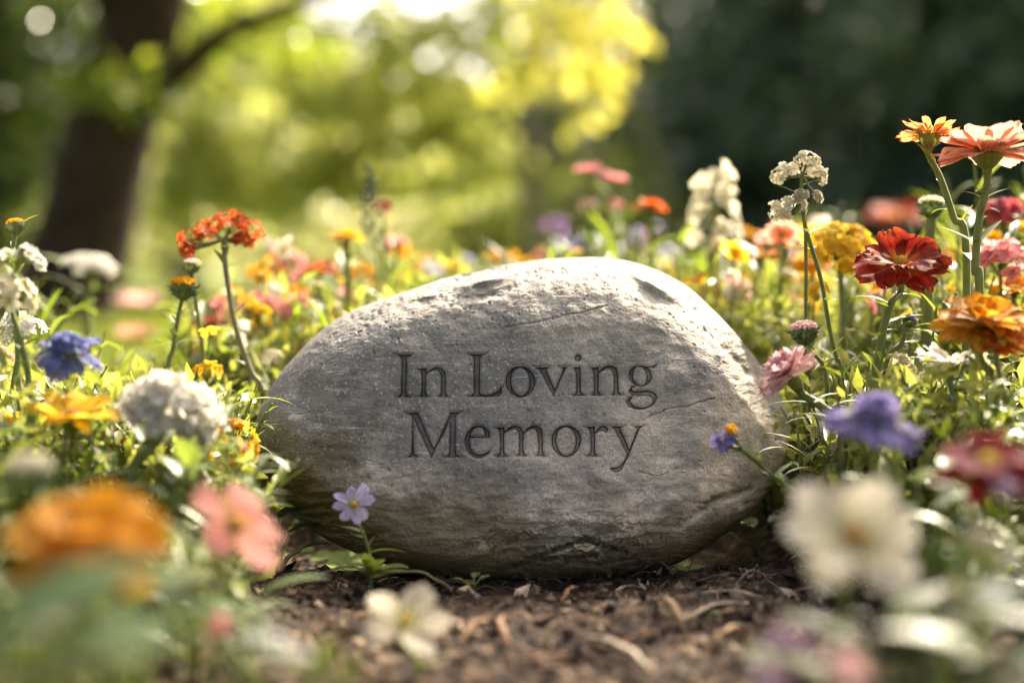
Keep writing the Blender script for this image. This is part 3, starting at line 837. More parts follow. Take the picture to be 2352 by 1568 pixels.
def floret(mb, p, M, R, n, rng, width=.75, lift=.35, curl=-.5, nu=4, nv=3, ruffle=.0):
    off = rng.rand() * 6
    rr = rng.rand()
    for i in range(n):
        V, S = petal(R * (1 + rng.normal() * .08), R * width, lift + rng.normal() * .15, curl, .15, ruffle, 0, nu, nv, rng, .35)
        mb.grid(V @ rotz(off + i * 2 * math.pi / n).T @ M.T + p, S, np.clip(rr + rng.normal() * .15, 0, 1))

def umbel(mb, ped, cen, M, R, rng, n=40, cap=1.25, fl=.22, np_=5, flat=.75, jit=.22, lump=.22):
    """rounded cluster of little five-petalled florets on pedicels"""
    off = rng.rand(3) * 50
    for d in fib_cap(n, cap):
        d = nrm(d + rng.normal(size=3) * jit)
        p = d * R * np.array([1, 1, flat]) * (1 - fl * .3 + rng.normal() * .07) * (1 + lump * perlin(d * 1.7 + off)) 
        w = p @ M.T + cen
        floret(mb, w, frame((d * np.array([1, 1, 1 / flat])) @ M.T + rng.normal(size=3) * .25, rng.rand() * 6), R * fl * (1 + rng.normal() * .15), np_, rng, .8, .35, -.5, 5 if R * fl > .004 else 4, 3, .06)
        if ped is not None:
            b = np.array([0, 0, -R * .35]) @ M.T + cen
            ped.tube(np.array([b, (b + w) / 2 + M[:, 2] * -.06 * R, w]), R * .018, 4, r=rng.rand(), cap=False)

def leaf_blade(L, W, droop=-.6, fold=.25, nu=7, lift=.7, lobes=0.0, rng=None):
    s = np.linspace(0, 1, nu)
    hw = W / 2 * (np.sin(np.pi * np.clip(s * .93 + .05, 0, 1) ** .8) ** .9) * (1 + lobes * np.cos(s * 26))
    hw[-1] = W * .01
    ang = lift + droop * s
    ds = np.diff(s, prepend=0) * L
    x = np.cumsum(np.cos(ang) * ds)
    z = np.cumsum(np.sin(ang) * ds)
    w = np.array([-1, -.5, 0, .5, 1.])
    V = np.zeros((nu, 5, 3))
    V[..., 0] = x[:, None] - np.sin(ang)[:, None] * np.abs(w) * hw[:, None] * fold
    V[..., 1] = w * hw[:, None]
    V[..., 2] = z[:, None] + np.cos(ang)[:, None] * np.abs(w) * hw[:, None] * fold
    return V, np.repeat(s, 5)

def put_leaf(parent, loc, p, yaw, L, W, mat, droop=-.6, lift=.7, lobes=0., rng=None, label=None):
    mb = MB()
    V, S = leaf_blade(L, W, droop, .25, 9 if lobes == 0 else 17, lift, lobes)
    mb.grid(V @ rotz(yaw).T + p, S)
    o = mb.build('leaf', mat, parent, loc)
    if label: o['label'] = label
    return o

# ------------------------------------------------------------------ flowers built one by one
HERO = []
FRONT = (-.0, -1., .0)
def flower(kind, px, py, d, wpx, tilt, col, label, cat='flower', name=None, base=None, mid=None, group=None, leaves=(), stem=STEMG, sr=.0016, seed=None, hi=True, cen=None, bud=None, **kw):
    """head centre at (px, py) d metres away, wpx wide; tilt is the direction the head faces (right, away, up)"""
    rng = np.random.RandomState(seed if seed is not None else int(px * 7 + py * 3) % 99991)
    C0 = P(px, py, d)
    R = wpx / 2 / F * d
    if base is None:
        bpos = np.array([C0[0] + rng.normal() * .02, C0[1] + rng.uniform(0, .03), 0.0])
    else:
        b = P(base[0], base[1], base[2] if len(base) > 2 else d)
        bpos = np.array([b[0], b[1], 0.0])
    bpos[2] = float(soil_height(bpos[:1], bpos[1:2])[0])
    root = empty(name or (kind.replace(' ', '_') + '_flower'), bpos, label, cat, group)
    M = frame(tilt, rng.rand() * 6)
    n = M[:, 2]
    # stem
    neck = C0 - n * R * kw.get('neck', .32)
    pts = [bpos + (0, 0, -.012)]
    if base is not None and len(base) > 0:
        b = P(base[0], base[1], base[2] if len(base) > 2 else d)
        if b[2] > .01:
            pts.append(b)
    for mpt in (mid or []):
        pts.append(P(*mpt, d) if len(mpt) == 2 else P(*mpt))
    if len(pts) == 1:
        pts.append((pts[0] + neck) / 2 + rng.normal(size=3) * .006)
    pts += [neck - n * R * .35, neck]
    sp = catmull(pts, 6)
    sm = MB()
    sm.tube(sp, np.interp(np.linspace(0, 1, len(sp)), [0, .85, 1], [sr * 1.35, sr, sr * 1.5]), 7 if hi else 5, r=rng.rand())
    # fine hairs and little bracts give the stem an outline
    if hi:
        for i in range(26):
            k = rng.randint(len(sp) // 3, len(sp) - 1)
            dv = nrm(rng.normal(size=3))
            sm.tube([sp[k], sp[k] + dv * sr * 2.6], [sr * .12, sr * .03], 3, r=rng.rand(), cap=False)
    sm.build('stem', stem, root, bpos)
    for lf in leaves:      # (fraction along the stem, yaw, length, width, material)
        t, yaw, L, W, mt = lf[:5]
        p = sp[int(t * (len(sp) - 1))]
        put_leaf(root, bpos, p, yaw, L, W, mt, droop=-.5 + rng.normal() * .2, lift=.6 + rng.normal() * .2, lobes=lf[5] if len(lf) > 5 else 0.)
    # small leaves and side shoots along the stem
    lv = MB()
    for i in range(kw.get('nleaf', 7 if hi else 5)):
        k = int((.30 + .55 * (i + rng.rand()) / 7) * (len(sp) - 1))
        Lf = (rng.uniform(.008, .022) if hi else rng.uniform(.015, .035)) * min(1.0, .3 + C0[2] * 4)
        V, S = leaf_blade(Lf, Lf * rng.uniform(.2, .42), -rng.uniform(.2, 1.0), .3, 6, rng.uniform(.3, 1.1))
        lv.grid(V @ rotz(rng.rand() * 6.28).T + sp[k], S, rng.rand())
    lv.build('leaves', [GREEN, GREYGREEN, GREEN][rng.randint(3)], root, bpos)
    pm = PM[col]
    pet, cn, cx, ped = MB(), MB(), MB(), MB()
    nu, nv = (8, 5) if hi else (5, 3)
    if kind == 'daisy':
        w = kw.get('width', .42)
        rays_head(pet, C0, M, R, kw.get('layers', [(13, 1.0, .25, -.25, 0), (12, .9, .5, -.3, .05)]), rng, w, kw.get('ruffle', .02), kw.get('notch', .0), kw.get('cup', .15), kw.get('r0', .15), nv if kw.get('notch', 0) == 0 else 9, nu)
        centre(cn, C0 + n * R * .04, M, R * kw.get('cr', .22), R * kw.get('ch', .16), rng, 40 if hi else 16)
        calyx(cx, C0 - n * R * .02, M, R * kw.get('kr', .26), R * kw.get('kh', .30), rng, kw.get('ks', 10))
    elif kind == 'cluster':
        kn = kw.get('knots', [(0, 0, 1)])
        for kx, ky, ks in kn:
            kc = C0 - n * R * .35 * ks + (kx * RT - ky * UP) / F * d + FWD * rng.normal() * R * .25 * (len(kn) > 1)
            Mk = frame(n + (kx * RT - ky * UP) / F * d / R * .8, rng.rand() * 6)
            umbel(pet, ped, kc, Mk, R * ks, rng, max(5, int(kw.get('n', 42) / len(kn))), kw.get('cap', 1.35), kw.get('fl', .25) / (ks ** .75), kw.get('np_', 5), kw.get('flat', .8))
            if len(kn) > 1:
                ped.tube(catmull([neck, (neck + kc) / 2 - n * R * .05, kc], 4), sr * .7, 5, r=rng.rand())
    elif kind == 'scabious':
        for i in range(kw.get('n', 11)):
            a = i * 2 * math.pi / kw.get('n', 11) + rng.normal() * .15
            V, S = petal(R * (.82 + rng.normal() * .08), R * .68, kw.get('lift', .1) + rng.normal() * .25, kw.get('curl', -.8), -.1, .09, .10, 8, 9, rng, .3)
            V = V + np.array([.2 * R, 0, rng.normal() * .04 * R])
            pet.grid(V @ rotz(a).T @ M.T + C0, S, rng.rand())
        for i in range(14):
            d_ = fib_cap(14, 1.2)[i]
            p = d_ * R * .38
            floret(pet, p @ M.T + C0, frame(d_ @ M.T), R * .26, 4, rng, .8, .5, -.3, 5, 3, .08)
        centre(cn, C0, M, R * .32, R * .25, rng, 50, .35)
        calyx(cx, C0 - n * R * .05, M, R * .36, R * .42, rng, 12, 1.1, .2)
    elif kind == 'button':           # bristly half-open bud
        cx.lathe([(R * .15, -R * 1.15), (R * .55, -R * .9), (R * .95, -R * .35), (R, .05 * R), (R * .7, R * .3)], M, C0, 12)
        for i in range(46):
            a, z = rng.rand() * 6.28, rng.uniform(-.8, .1)
            p = np.array([math.cos(a) * R * (.95 + z * .4), math.sin(a) * R * (.95 + z * .4), z * R])
            e = p + np.array([math.cos(a), math.sin(a), rng.uniform(-.1, .8)]) * R * rng.uniform(.25, .65)
            cx.tube(np.array([p, (p + e) / 2, e]) @ M.T + C0, [R * .05, R * .04, R * .01], 3, r=rng.rand(), cap=False)
        for d_ in fib_cap(60, 1.35):
            p = d_ * R * .9 * np.array([1, 1, .55])
            floret(pet, (p + (0, 0, .1 * R)) @ M.T + C0, frame((d_ + rng.normal(size=3) * .2) @ M.T), R * .19, 4, rng, .8, .9, -.5)
    elif kind == 'spike':            # florets up a stalk; head centre is the middle of the spike
        Hh = kw.get('h', 2.2) * R
        for i in range(kw.get('n', 22)):
            t = (i + .5) / kw.get('n', 22)
            a = i * 2.4 + rng.normal() * .3
            r_ = R * (1.0 - .45 * t) * kw.get('rad', .8)
            q = C0 + np.array([math.cos(a) * r_, math.sin(a) * r_, (t - .5) * Hh])
            floret(pet, q, frame([math.cos(a), math.sin(a), .45], rng.rand() * 6), R * kw.get('fl', .42), 5, rng, .9, .4, -.5, 5, 3, .03)
            ped.tube([C0 + np.array([0, 0, (t - .56) * Hh]), q], R * .05, 4, r=rng.rand(), cap=False)
        ped.tube([neck, C0 + np.array([0, 0, Hh * .5])], [sr, sr * .5], 5)
    elif kind == 'tuft':             # carnation-like, fringed
        rays_head(pet, C0, M, R, [(9, 1.0, .15, -.2, 0), (9, .92, .55, -.3, .03), (8, .8, .95, -.3, .06), (6, .6, 1.25, -.2, .08)], rng, .62, .05, .16, .1, .08, 9, 8)
        centre(cn, C0, M, R * .15, R * .12, rng, 14)
        cx.lathe([(R * .10, -R * .62), (R * .22, -R * .5), (R * .26, -R * .15), (R * .2, 0)], M, C0, 10)
    hd = pet.build('petals', pm, root, bpos)
    if cn.n: cn.build('flower_centre', CM[cen or 'yellow'], hd)
    if cn.n: hd.children[0].location = (0, 0, 0); hd.children[0].data.transform(__import__('mathutils').Matrix.Translation(-Vector(bpos)))
    if cx.n: cx.build('calyx', GREEN if kind != 'button' else GREYGREEN, root, bpos)
    if ped.n: ped.build('pedicels', STEMG, root, bpos)
    HERO.append((label, px, py, root, wpx))
    return root

# ------------------------------------------------------------------ flowers in front of and around the stone
fl = flower
G_, S_, D_, L_ = GREEN, GREYGREEN, DARKGREEN, LIME
A = (0, .35, 1)          # a head seen a little from below
# left of the stone
fl('cluster', 508, 522, 1.20, 175, (-.15, -.1, 1), 'rust', 'rust orange flower cluster high on a bare crooked tan stem', name='lantana', base=(607, 930), mid=[(575, 850), (540, 745), (522, 640), (515, 580)], stem=STEMP, sr=.0021, n=64, fl=.21, cap=1.6, flat=.8, knots=[(-50, 26, .5), (-22, -6, .52), (18, -18, .55), (56, -2, .45), (-66, 40, .32), (42, 22, .3)], leaves=[(.62, .3, .016, .005, S_), (.6, 2.6, .012, .004, S_), (.35, .5, .02, .006, G_)])
fl('button', 421, 656, 1.16, 60, (.03, -.1, 1), 'gold', 'bristly yellow button bud alone on a green stem', 'bud', 'button_flower', base=(385, 880), mid=[(398, 800), (410, 725)], leaves=[(.55, 3.6, .020, .006, G_), (.6, .2, .026, .005, S_), (.42, .4, .022, .009, G_), (.4, 2.8, .02, .008, G_)])
fl('button', 442, 608, 1.22, 40, (.1, 0, 1), 'pale pink', 'tiny pinkish bud peeping above the yellow button bud', 'bud', 'button_flower', base=(470, 860), mid=[(450, 690)])
fl('scabious', 155, 806, .95, 170, (.1, -.35, 1), 'blue', 'ruffled bright blue flower with drooping lower petals', 'flower', 'scabious', base=(150, 1150), mid=[(152, 950)], n=10, curl=-1.1, lift=.35, cen='green', neck=.4)
fl('daisy', 168, 958, .93, 200, (.12, -.18, 1), 'yellow', 'open golden yellow daisy seen from the side', 'flower', 'daisy', base=(110, 1180), mid=[(140, 1060)], layers=[(10, 1.0, .22, -.12, 0), (7, .92, .45, -.2, .03)], width=.46, cr=.2, ch=.12, kr=.3, kh=.42, cen='brown', neck=.42)
fl('cluster', 388, 925, .93, 235, (.35, -.35, 1), 'white', 'big round white blossom cluster on a thick leaning stem', 'flower', 'cluster_flower', base=(300, 1110), mid=[(345, 1030)], sr=.0032, n=90, fl=.30, cap=1.6, flat=.9, knots=[(-52, -6, .5), (0, -30, .55), (48, -14, .55), (76, 26, .5), (20, 20, .5), (-30, 30, .4), (60, 60, .4)], leaves=[(.5, 2.5, .05, .012, S_), (.4, 1.0, .05, .014, S_)])
fl('cluster', 530, 1003, 1.02, 125, (.15, -.6, .8), 'gold', 'golden orange flower cluster touching the stone', 'flower', 'lantana', base=(545, 1180), mid=[(540, 1090)], n=22, fl=.36, cap=1.5, flat=.6, cen='yellow')
fl('cluster', 42, 578, .98, 100, (.05, -.2, 1), 'white', 'white and lilac cluster on the tall stem at the picture edge', 'flower', 'cluster_flower', base=(66, 900), mid=[(50, 800), (22, 690), (28, 640)], n=36, fl=.24, cap=1.5, sr=.0018, knots=[(-26, 6, .55), (22, -4, .55), (40, 18, .4)])
fl('cluster', 30, 668, .97, 120, (.3, -.3, 1), 'cream', 'loose creamy white petals below the white and lilac cluster', 'flower', 'cluster_flower', base=(72, 930), mid=[(52, 790)], n=10, fl=.5, cap=1.5)
fl('button', 35, 516, 1.05, 42, (-.2, 0, 1), 'gold', 'small golden bud topping the white and lilac cluster', 'bud', 'button_flower', base=(40, 760), mid=[(30, 590)])
fl('cluster', 45, 745, 1.06, 110, (0, -.2, 1), 'white', 'white cluster low behind the blue ruffled flower', 'flower', 'cluster_flower', n=24, fl=.3)
fl('cluster', 210, 600, 1.62, 120, (.1, -.1, 1), 'white', 'soft white blossom standing against the dark leaning trunk', 'flower', 'cluster_flower', base=(205, 900), mid=[(200, 700)], n=30, fl=.3, flat=.6, hi=False, sr=.005, leaves=[(.8, 2.9, .09, .02, S_), (.75, .3, .07, .018, S_), (.6, .2, .08, .02, S_), (.55, 3.3, .07, .018, S_)])
fl('daisy', 315, 770, 2.1, 95, (0, -.2, 1), 'salmon', 'soft salmon daisy on the lawn edge below the trunk', 'flower', 'daisy', hi=False, width=.5)
fl('daisy', 318, 695, 2.6, 100, (0, -.2, 1), 'pale pink', 'faint pale pink bloom above the salmon daisy', 'flower', 'daisy', hi=False, width=.5)
fl('cluster', 575, 697, 1.40, 180, (0, -.25, 1), 'pink', 'wide pink flower cluster behind the crooked tan stem', 'flower', 'cluster_flower', n=40, fl=.24, cap=1.4, flat=.8, knots=[(-62, -4, .36), (-20, 10, .4), (30, -6, .42), (70, 12, .4)], hi=False)
fl('cluster', 480, 742, 1.36, 85, (-.2, -.3, 1), 'rose', 'rose red cluster left of the wide pink cluster', 'flower', 'cluster_flower', n=14, fl=.42, hi=False)
fl('cluster', 668, 590, 1.55, 75, (.1, -.2, 1), 'pink', 'pink head on the top of the reddish clump', 'flower', 'cluster_flower', n=12, fl=.42, flat=.6, hi=False)
fl('cluster', 612, 622, 1.55, 55, (-.2, -.2, 1), 'rose', 'small rose bloom left of the pink head', 'flower', 'cluster_flower', n=10, fl=.45, hi=False)
fl('daisy', 738, 622, 1.5, 80, (.1, -.2, 1), 'deep orange', 'orange red bloom between pink heads', 'flower', 'daisy', hi=False, width=.5)
fl('cluster', 697, 628, 1.5, 52, (0, -.3, 1), 'pink', 'pink bloom touching the orange red bloom', 'flower', 'cluster_flower', n=10, fl=.45, hi=False)
fl('daisy', 796, 545, 1.42, 70, (.02, -.02, 1), 'gold', 'flat golden flower seen from its side on a leafy stalk', 'flower', 'marigold', base=(800, 720), hi=False, width=.5, layers=[(12, 1, .1, -.2, 0), (10, .8, .4, -.2, .1), (8, .5, .7, -.2, .15)], sr=.003, leaves=[(.5, 1, .03, .012, D_), (.7, 3, .03, .012, D_), (.6, 5, .03, .012, D_)])
fl('daisy', 832, 625, 1.52, 60, (0, -.4, 1), 'gold', 'golden bloom below the flat golden flower', 'flower', 'marigold', hi=False, width=.5)
fl('cluster', 880, 476, 1.55, 40, (0, -.1, 1), 'rose', 'tiny rose bud right of the dark stalk', 'bud', 'cluster_flower', n=7, fl=.6, hi=False)
fl('daisy', 915, 555, 1.5, 50, (.3, -.1, 1), 'pink', 'mauve pink head tipped sideways by the dark stalk', 'flower', 'daisy', hi=False, width=.5)
fl('daisy', 955, 630, 1.75, 60, (0, -.3, 1), 'gold', 'golden bloom low behind the ledge of the stone', 'flower', 'marigold', hi=False, width=.5)
fl('daisy', 1035, 612, 1.85, 56, (0, -.3, 1), 'yellow', 'yellow bloom nearest the stone crest', 'flower', 'marigold', hi=False, width=.5)
fl('cluster', 985, 610, 1.85, 46, (0, -.3, 1), 'lavender', 'pale lilac bloom between two golden ones', 'flower', 'cluster_flower', n=10, fl=.45, hi=False)
# behind the stone to the right
fl('daisy', 1354, 392, 1.75, 58, (-.1, -.1, 1), 'pink', 'coral pink head, the left one of the tall pair', 'flower', 'daisy', base=(1390, 640), mid=[(1375, 470)], hi=False, width=.55, sr=.004)
fl('daisy', 1412, 412, 1.75, 62, (.2, -.25, 1), 'pink', 'coral pink head, the right one of the tall pair', 'flower', 'daisy', base=(1395, 640), mid=[(1395, 490)], hi=False, width=.55, sr=.004)
fl('cluster', 1415, 470, 1.72, 38, (.1, -.3, 1), 'pink', 'small pink bud under the tall coral pair', 'bud', 'cluster_flower', n=8, fl=.5, hi=False)
fl('cluster', 1352, 470, 1.72, 46, (-.1, -.3, 1), 'pale pink', 'pale pink bud under the tall coral pair', 'bud', 'cluster_flower', n=8, fl=.5, hi=False)
fl('daisy', 1495, 476, 1.60, 80, (.03, -.05, 1), 'deep orange', 'red orange flower with a flat top on a pale green stem', 'flower', 'marigold', base=(1500, 640), hi=False, width=.5, layers=[(12, 1, .05, -.25, 0), (10, .8, .35, -.2, .1), (8, .5, .7, -.2, .15)], sr=.004, kh=.6, kr=.34)
fl('cluster', 1275, 515, 2.3, 66, (0, -.2, 1), 'purple', 'hazy purple bloom far behind the stone crest', 'flower', 'cluster_flower', n=12, fl=.42, hi=False)
fl('cluster', 1298, 560, 2.2, 62, (0, -.2, 1), 'violet', 'hazy violet bloom below the purple one', 'flower', 'cluster_flower', n=12, fl=.42, hi=False)
fl('cluster', 1532, 578, 1.65, 54, (0, -.3, 1), 'lavender', 'lilac bloom right of the red orange flower stem', 'flower', 'cluster_flower', n=12, fl=.42, hi=False)
fl('spike', 1460, 548, 1.75, 44, (0, 0, 1), 'violet', 'small violet spike left of the red orange flower stem', 'flower', 'flower_spike', n=12, h=1.8, fl=.5, hi=False)
fl('cluster', 1245, 588, 2.0, 50, (0, -.2, 1), 'salmon', 'salmon bloom just over the stone crest', 'flower', 'cluster_flower', n=10, fl=.45, hi=False)
fl('spike', 1638, 475, 1.48, 128, (0, 0, 1), 'cream', 'tall cream stock spike glowing in the sun', 'flower', 'stock_flower', base=(1630, 720), n=17, h=2.6, fl=.40, rad=.95, hi=False, sr=.004)
fl('cluster', 1610, 655, 1.45, 92, (-.1, -.3, 1), 'gold', 'golden bloom low beside the right shoulder of the stone', 'flower', 'marigold', n=22, fl=.34, hi=False)
fl('cluster', 1690, 652, 1.42, 90, (.1, -.25, 1), 'pale pink', 'pale pink bloom right of the low golden one', 'flower', 'cluster_flower', n=18, fl=.36, flat=.5, hi=False)
fl('daisy', 1742, 592, 1.40, 100, (0, -.2, 1), 'orange', 'orange bloom under the yellow head', 'flower', 'marigold', hi=False, width=.5)
fl('daisy', 1802, 550, 1.40, 70, (-.1, -.3, 1), 'deep orange', 'orange bloom partly behind the yellow head', 'flower', 'marigold', hi=False, width=.5)
fl('cluster', 1935, 548, 1.24, 165, (.02, -.5, .9), 'yellow', 'thick yellow flower with many rounded petals', 'flower', 'marigold', base=(1935, 760), n=60, fl=.24, cap=1.75, flat=.62, sr=.0025)
fl('daisy', 1870, 605, 1.34, 110, (-.05, -.3, 1), 'gold', 'golden bloom below the thick yellow flower', 'flower', 'marigold', hi=False, width=.42, layers=[(13, 1, .1, -.3, 0), (12, .8, .45, -.3, .1)])
fl('daisy', 2055, 500, 2.6, 125, (0, -.3, 1), 'rust', 'dull rust bloom blurred in the shade behind the red flower', 'flower', 'daisy', hi=False, width=.5)
# right of the stone
fl('cluster', 1845, 382, 1.12, 135, (.05, -.15, 1), 'cream', 'white flower head in three knots on a thin tall stem', 'flower', 'yarrow', base=(1960, 930), mid=[(1915, 800), (1885, 640), (1850, 520), (1840, 440)], n=130, fl=.19, cap=1.75, flat=.8, knots=[(-34, 6, .5), (34, 8, .48), (2, -16, .46), (-6, 62, .22), (30, 66, .2)], sr=.0015, leaves=[(.86, .4, .018, .005, S_), (.55, .4, .03, .012, G_), (.52, 2.8, .025, .01, G_), (.7, 2.9, .02, .004, S_)])
fl('cluster', 1808, 468, 1.12, 90, (-.25, -.25, 1), 'cream', 'smaller white knot branching off under the tall white head', 'flower', 'yarrow', base=(1850, 540), n=40, fl=.24, cap=1.7, flat=.75, sr=.0012)
fl('daisy', 2137, 312, 1.10, 138, (.12, .16, 1), 'apricot', 'topmost orange zinnia seen from beneath', 'flower', 'zinnia', base=(2220, 600), mid=[(2190, 500), (2160, 410)], width=.3, layers=[(12, 1.0, .02, -.05, 0), (11, .9, .3, -.2, .06), (8, .6, .6, -.3, .1)], kr=.42, kh=.42, r0=.25, sr=.0024, leaves=[(.78, 3.2, .014, .010, G_)])
fl('daisy', 2268, 352, 1.06, 225, (0, .02, 1), 'salmon', 'large salmon zinnia with broad petals beside the orange one', 'flower', 'zinnia', base=(2250, 680), mid=[(2240, 620), (2250, 500)], width=.56, layers=[(12, 1.0, -.02, -.12, 0), (11, .93, .35, -.25, .05), (8, .7, .7, -.25, .1)], kr=.32, kh=.34, r0=.2, sr=.0026, leaves=[(.72, 2.9, .022, .006, S_), (.7, .2, .025, .006, S_), (.5, 2.7, .03, .01, S_), (.5, .4, .03, .01, S_), (.45, 1.6, .03, .01, G_)])
fl('daisy', 2070, 608, 1.08, 212, (-.1, -.42, .85), 'red', 'dark red flower with scalloped gold edged petals', 'flower', 'gaillardia', base=(2005, 930), mid=[(2020, 800), (2045, 700)], width=.72, layers=[(8, 1.0, .12, -.25, 0), (7, .85, .5, -.35, .06)], notch=.08, ruffle=.05, cen='yellow', cr=.16, kr=.24, kh=.36, sr=.0026, leaves=[(.72, .6, .03, .008, G_), (.6, 2.8, .03, .010, G_), (.5, .3, .035, .01, G_)])
fl('cluster', 2310, 488, 1.30, 120, (0, -.3, 1), 'rose', 'rose red cluster blurred at the picture edge under the salmon zinnia', 'flower', 'cluster_flower', n=20, fl=.38, hi=False)
fl('cluster', 2300, 590, 1.18, 140, (-.1, -.35, 1), 'pink', 'pink cluster below the rose red cluster', 'flower', 'cluster_flower', n=14, fl=.44, hi=False)
fl('daisy', 2330, 665, 1.2, 120, (-.1, -.3, 1), 'gold', 'golden bloom cut by the picture edge', 'flower', 'marigold', hi=False, width=.4)
fl('daisy', 2262, 745, .99, 225, (.02, -.28, 1), 'orange', 'big layered orange zinnia at the picture edge', 'flower', 'zinnia', base=(2275, 1010), mid=[(2290, 880)], width=.54, layers=[(13, 1.0, -.08, -.25, 0), (12, .9, .25, -.3, .06), (11, .72, .55, -.3, .12), (8, .5, .9, -.3, .16)], ruffle=.04, cr=.14, kr=.3, kh=.4, sr=.003, neck=.42)
fl('daisy', 2300, 790, .97, 110, (.1, -.5, .8), 'deep orange', 'deep orange bloom tucked under the big layered zinnia', 'flower', 'zinnia', width=.45)
fl('daisy', 2187, 836, 1.03, 150, (.05, -.02, 1), 'white', 'white daisy seen from its side with a green underside', 'flower', 'daisy', base=(2200, 1010), mid=[(2195, 900)], width=.26, layers=[(15, 1.0, .22, -.1, 0), (13, .9, .45, -.1, .03)], kr=.22, kh=.3, neck=.3)
fl('tuft', 1812, 858, 1.03, 145, (-.55, -.25, .75), 'pale pink', 'pale pink fringed flower leaning on the shoulder of the stone', 'flower', 'carnation', base=(1935, 1000), mid=[(1895, 940)], sr=.0030, neck=.55, leaves=[(.5, .3, .04, .006, S_), (.4, 3.0, .04, .006, S_)])
fl('button', 1846, 758, 1.09, 64, (-.15, -.1, 1), 'pale pink', 'bristly pale pink bud above the fringed flower', 'bud', 'button_flower', base=(1900, 900), mid=[(1872, 815)])
fl('button', 2090, 735, 1.09, 34, (.3, 0, 1), 'violet', 'small blue bud beside the red flower stem', 'bud', 'button_flower', base=(2030, 870), mid=[(2070, 790)])
fl('button', 2140, 470, 1.18, 60, (0, 0, 1), 'cream', 'pale green bud on a thick stem behind the zinnias', 'bud', 'button_flower', base=(2130, 640), mid=[(2135, 560)], sr=.004)
fl('cluster', 1664, 1008, 1.00, 58, (-.35, -.35, .9), 'violet', 'small blue and yellow flower nodding in front of the stone', 'flower', 'heartsease', base=(1890, 1160, 1.01), mid=[(1820, 1125), (1760, 1080), (1705, 1035)], n=9, fl=.55, cap=1.3, sr=.0011, leaves=[(.66, 2.6, .022, .004, S_), (.6, 1.2, .02, .005, G_), (.5, 3.3, .026, .005, S_), (.45, .6, .02, .005, S_), (.4, 2.2, .022, .006, S_)])
fl('cluster', 1682, 985, 1.00, 34, (.1, -.4, .9), 'gold', 'tiny yellow bloom joined to the blue and yellow flower', 'bud', 'heartsease', base=(1890, 1165, 1.01), mid=[(1820, 1128), (1765, 1085), (1708, 1035)], n=6, fl=.6, sr=.001)
fl('daisy', 812, 1158, 1.00, 88, (.05, -.86, .5), 'lavender', 'small pale lilac flower with a yellow eye before the stone', 'flower', 'heartsease', base=(852, 1318, .992), mid=[(848, 1270), (836, 1230), (822, 1198)], layers=[(8, 1.0, .12, -.2, 0)], width=.56, notch=.04, cen='yellow', cr=.17, kr=.2, kh=.2, sr=.0011, neck=.2, leaves=[(.55, 2.8, .018, .007, G_), (.35, .5, .03, .005, L_), (.3, 2.6, .012, .004, G_), (.16, .2, .026, .012, G_), (.18, -.3, .030, .014, G_), (.15, 3.2, .024, .010, G_), (.2, 4.4, .018, .010, G_), (.17, -1.0, .024, .013, G_), (.19, 2.5, .018, .008, G_), (.22, -1.9, .016, .009, L_)])
# out of focus in front
fl('daisy', 200, 1235, .62, 370, (.05, -.35, .95), 'orange', 'very large blurred orange bloom nearest the lens', 'flower', 'marigold', layers=[(10, 1.0, -.1, -.2, 0), (9, .85, .3, -.3, .06), (7, .6, .7, -.3, .1)], width=.6, hi=False, cen='brown')
fl('daisy', 540, 1205, .74, 235, (.6, -.30, .8), 'coral', 'blurred pink bloom of five petals with an orange eye', 'flower', 'cosmos', layers=[(5, 1.0, .12, -.2, 0)], width=.85, cen='brown', cr=.2, hi=False)
fl('daisy', 930, 1428, .78, 205, (.15, -.5, .8), 'cream', 'blurred cream bloom low over the bare soil', 'flower', 'primrose', base=(910, 1568), layers=[(5, 1.0, .12, -.15, 0)], width=.8, cen='yellow', cr=.12, hi=False)
fl('daisy', 1962, 1238, .64, 300, (.02, -.62, .75), 'cream', 'large blurred white bloom with a yellow eye', 'flower', 'anemone', layers=[(7, 1.0, .1, -.2, 0), (6, .9, .35, -.2, .03)], width=.72, cen='brown', cr=.17, hi=False)
fl('scabious', 2008, 960, .82, 225, (.05, -.35, 1), 'violet', 'blurred violet ruffled bloom on the right', 'flower', 'scabious', n=11, hi=False, cen='green', curl=-.6)
fl('daisy', 2270, 1062, .72, 230, (-.1, -.45, .9), 'crimson', 'blurred crimson bloom at the picture edge', 'flower', 'zinnia', layers=[(11, 1.0, 0, -.3, 0), (9, .8, .4, -.3, .06)], width=.5, hi=False)
fl('cluster', 2318, 1118, .70, 70, (0, -.5, .8), 'mauve', 'small blurred mauve bloom under the crimson one', 'flower', 'cluster_flower', n=8, fl=.5, hi=False)
fl('button', 68, 1080, .70, 105, (0, -.1, 1), 'cream', 'blurred green and tan bud above the very large orange bloom', 'bud', 'button_flower', hi=False, sr=.003)
fl('cluster', 1800, 1478, .62, 120, (0, -.4, .9), 'mauve', 'blurred mauve bloom over the sunlit soil', 'flower', 'cluster_flower', n=12, fl=.4, hi=False)
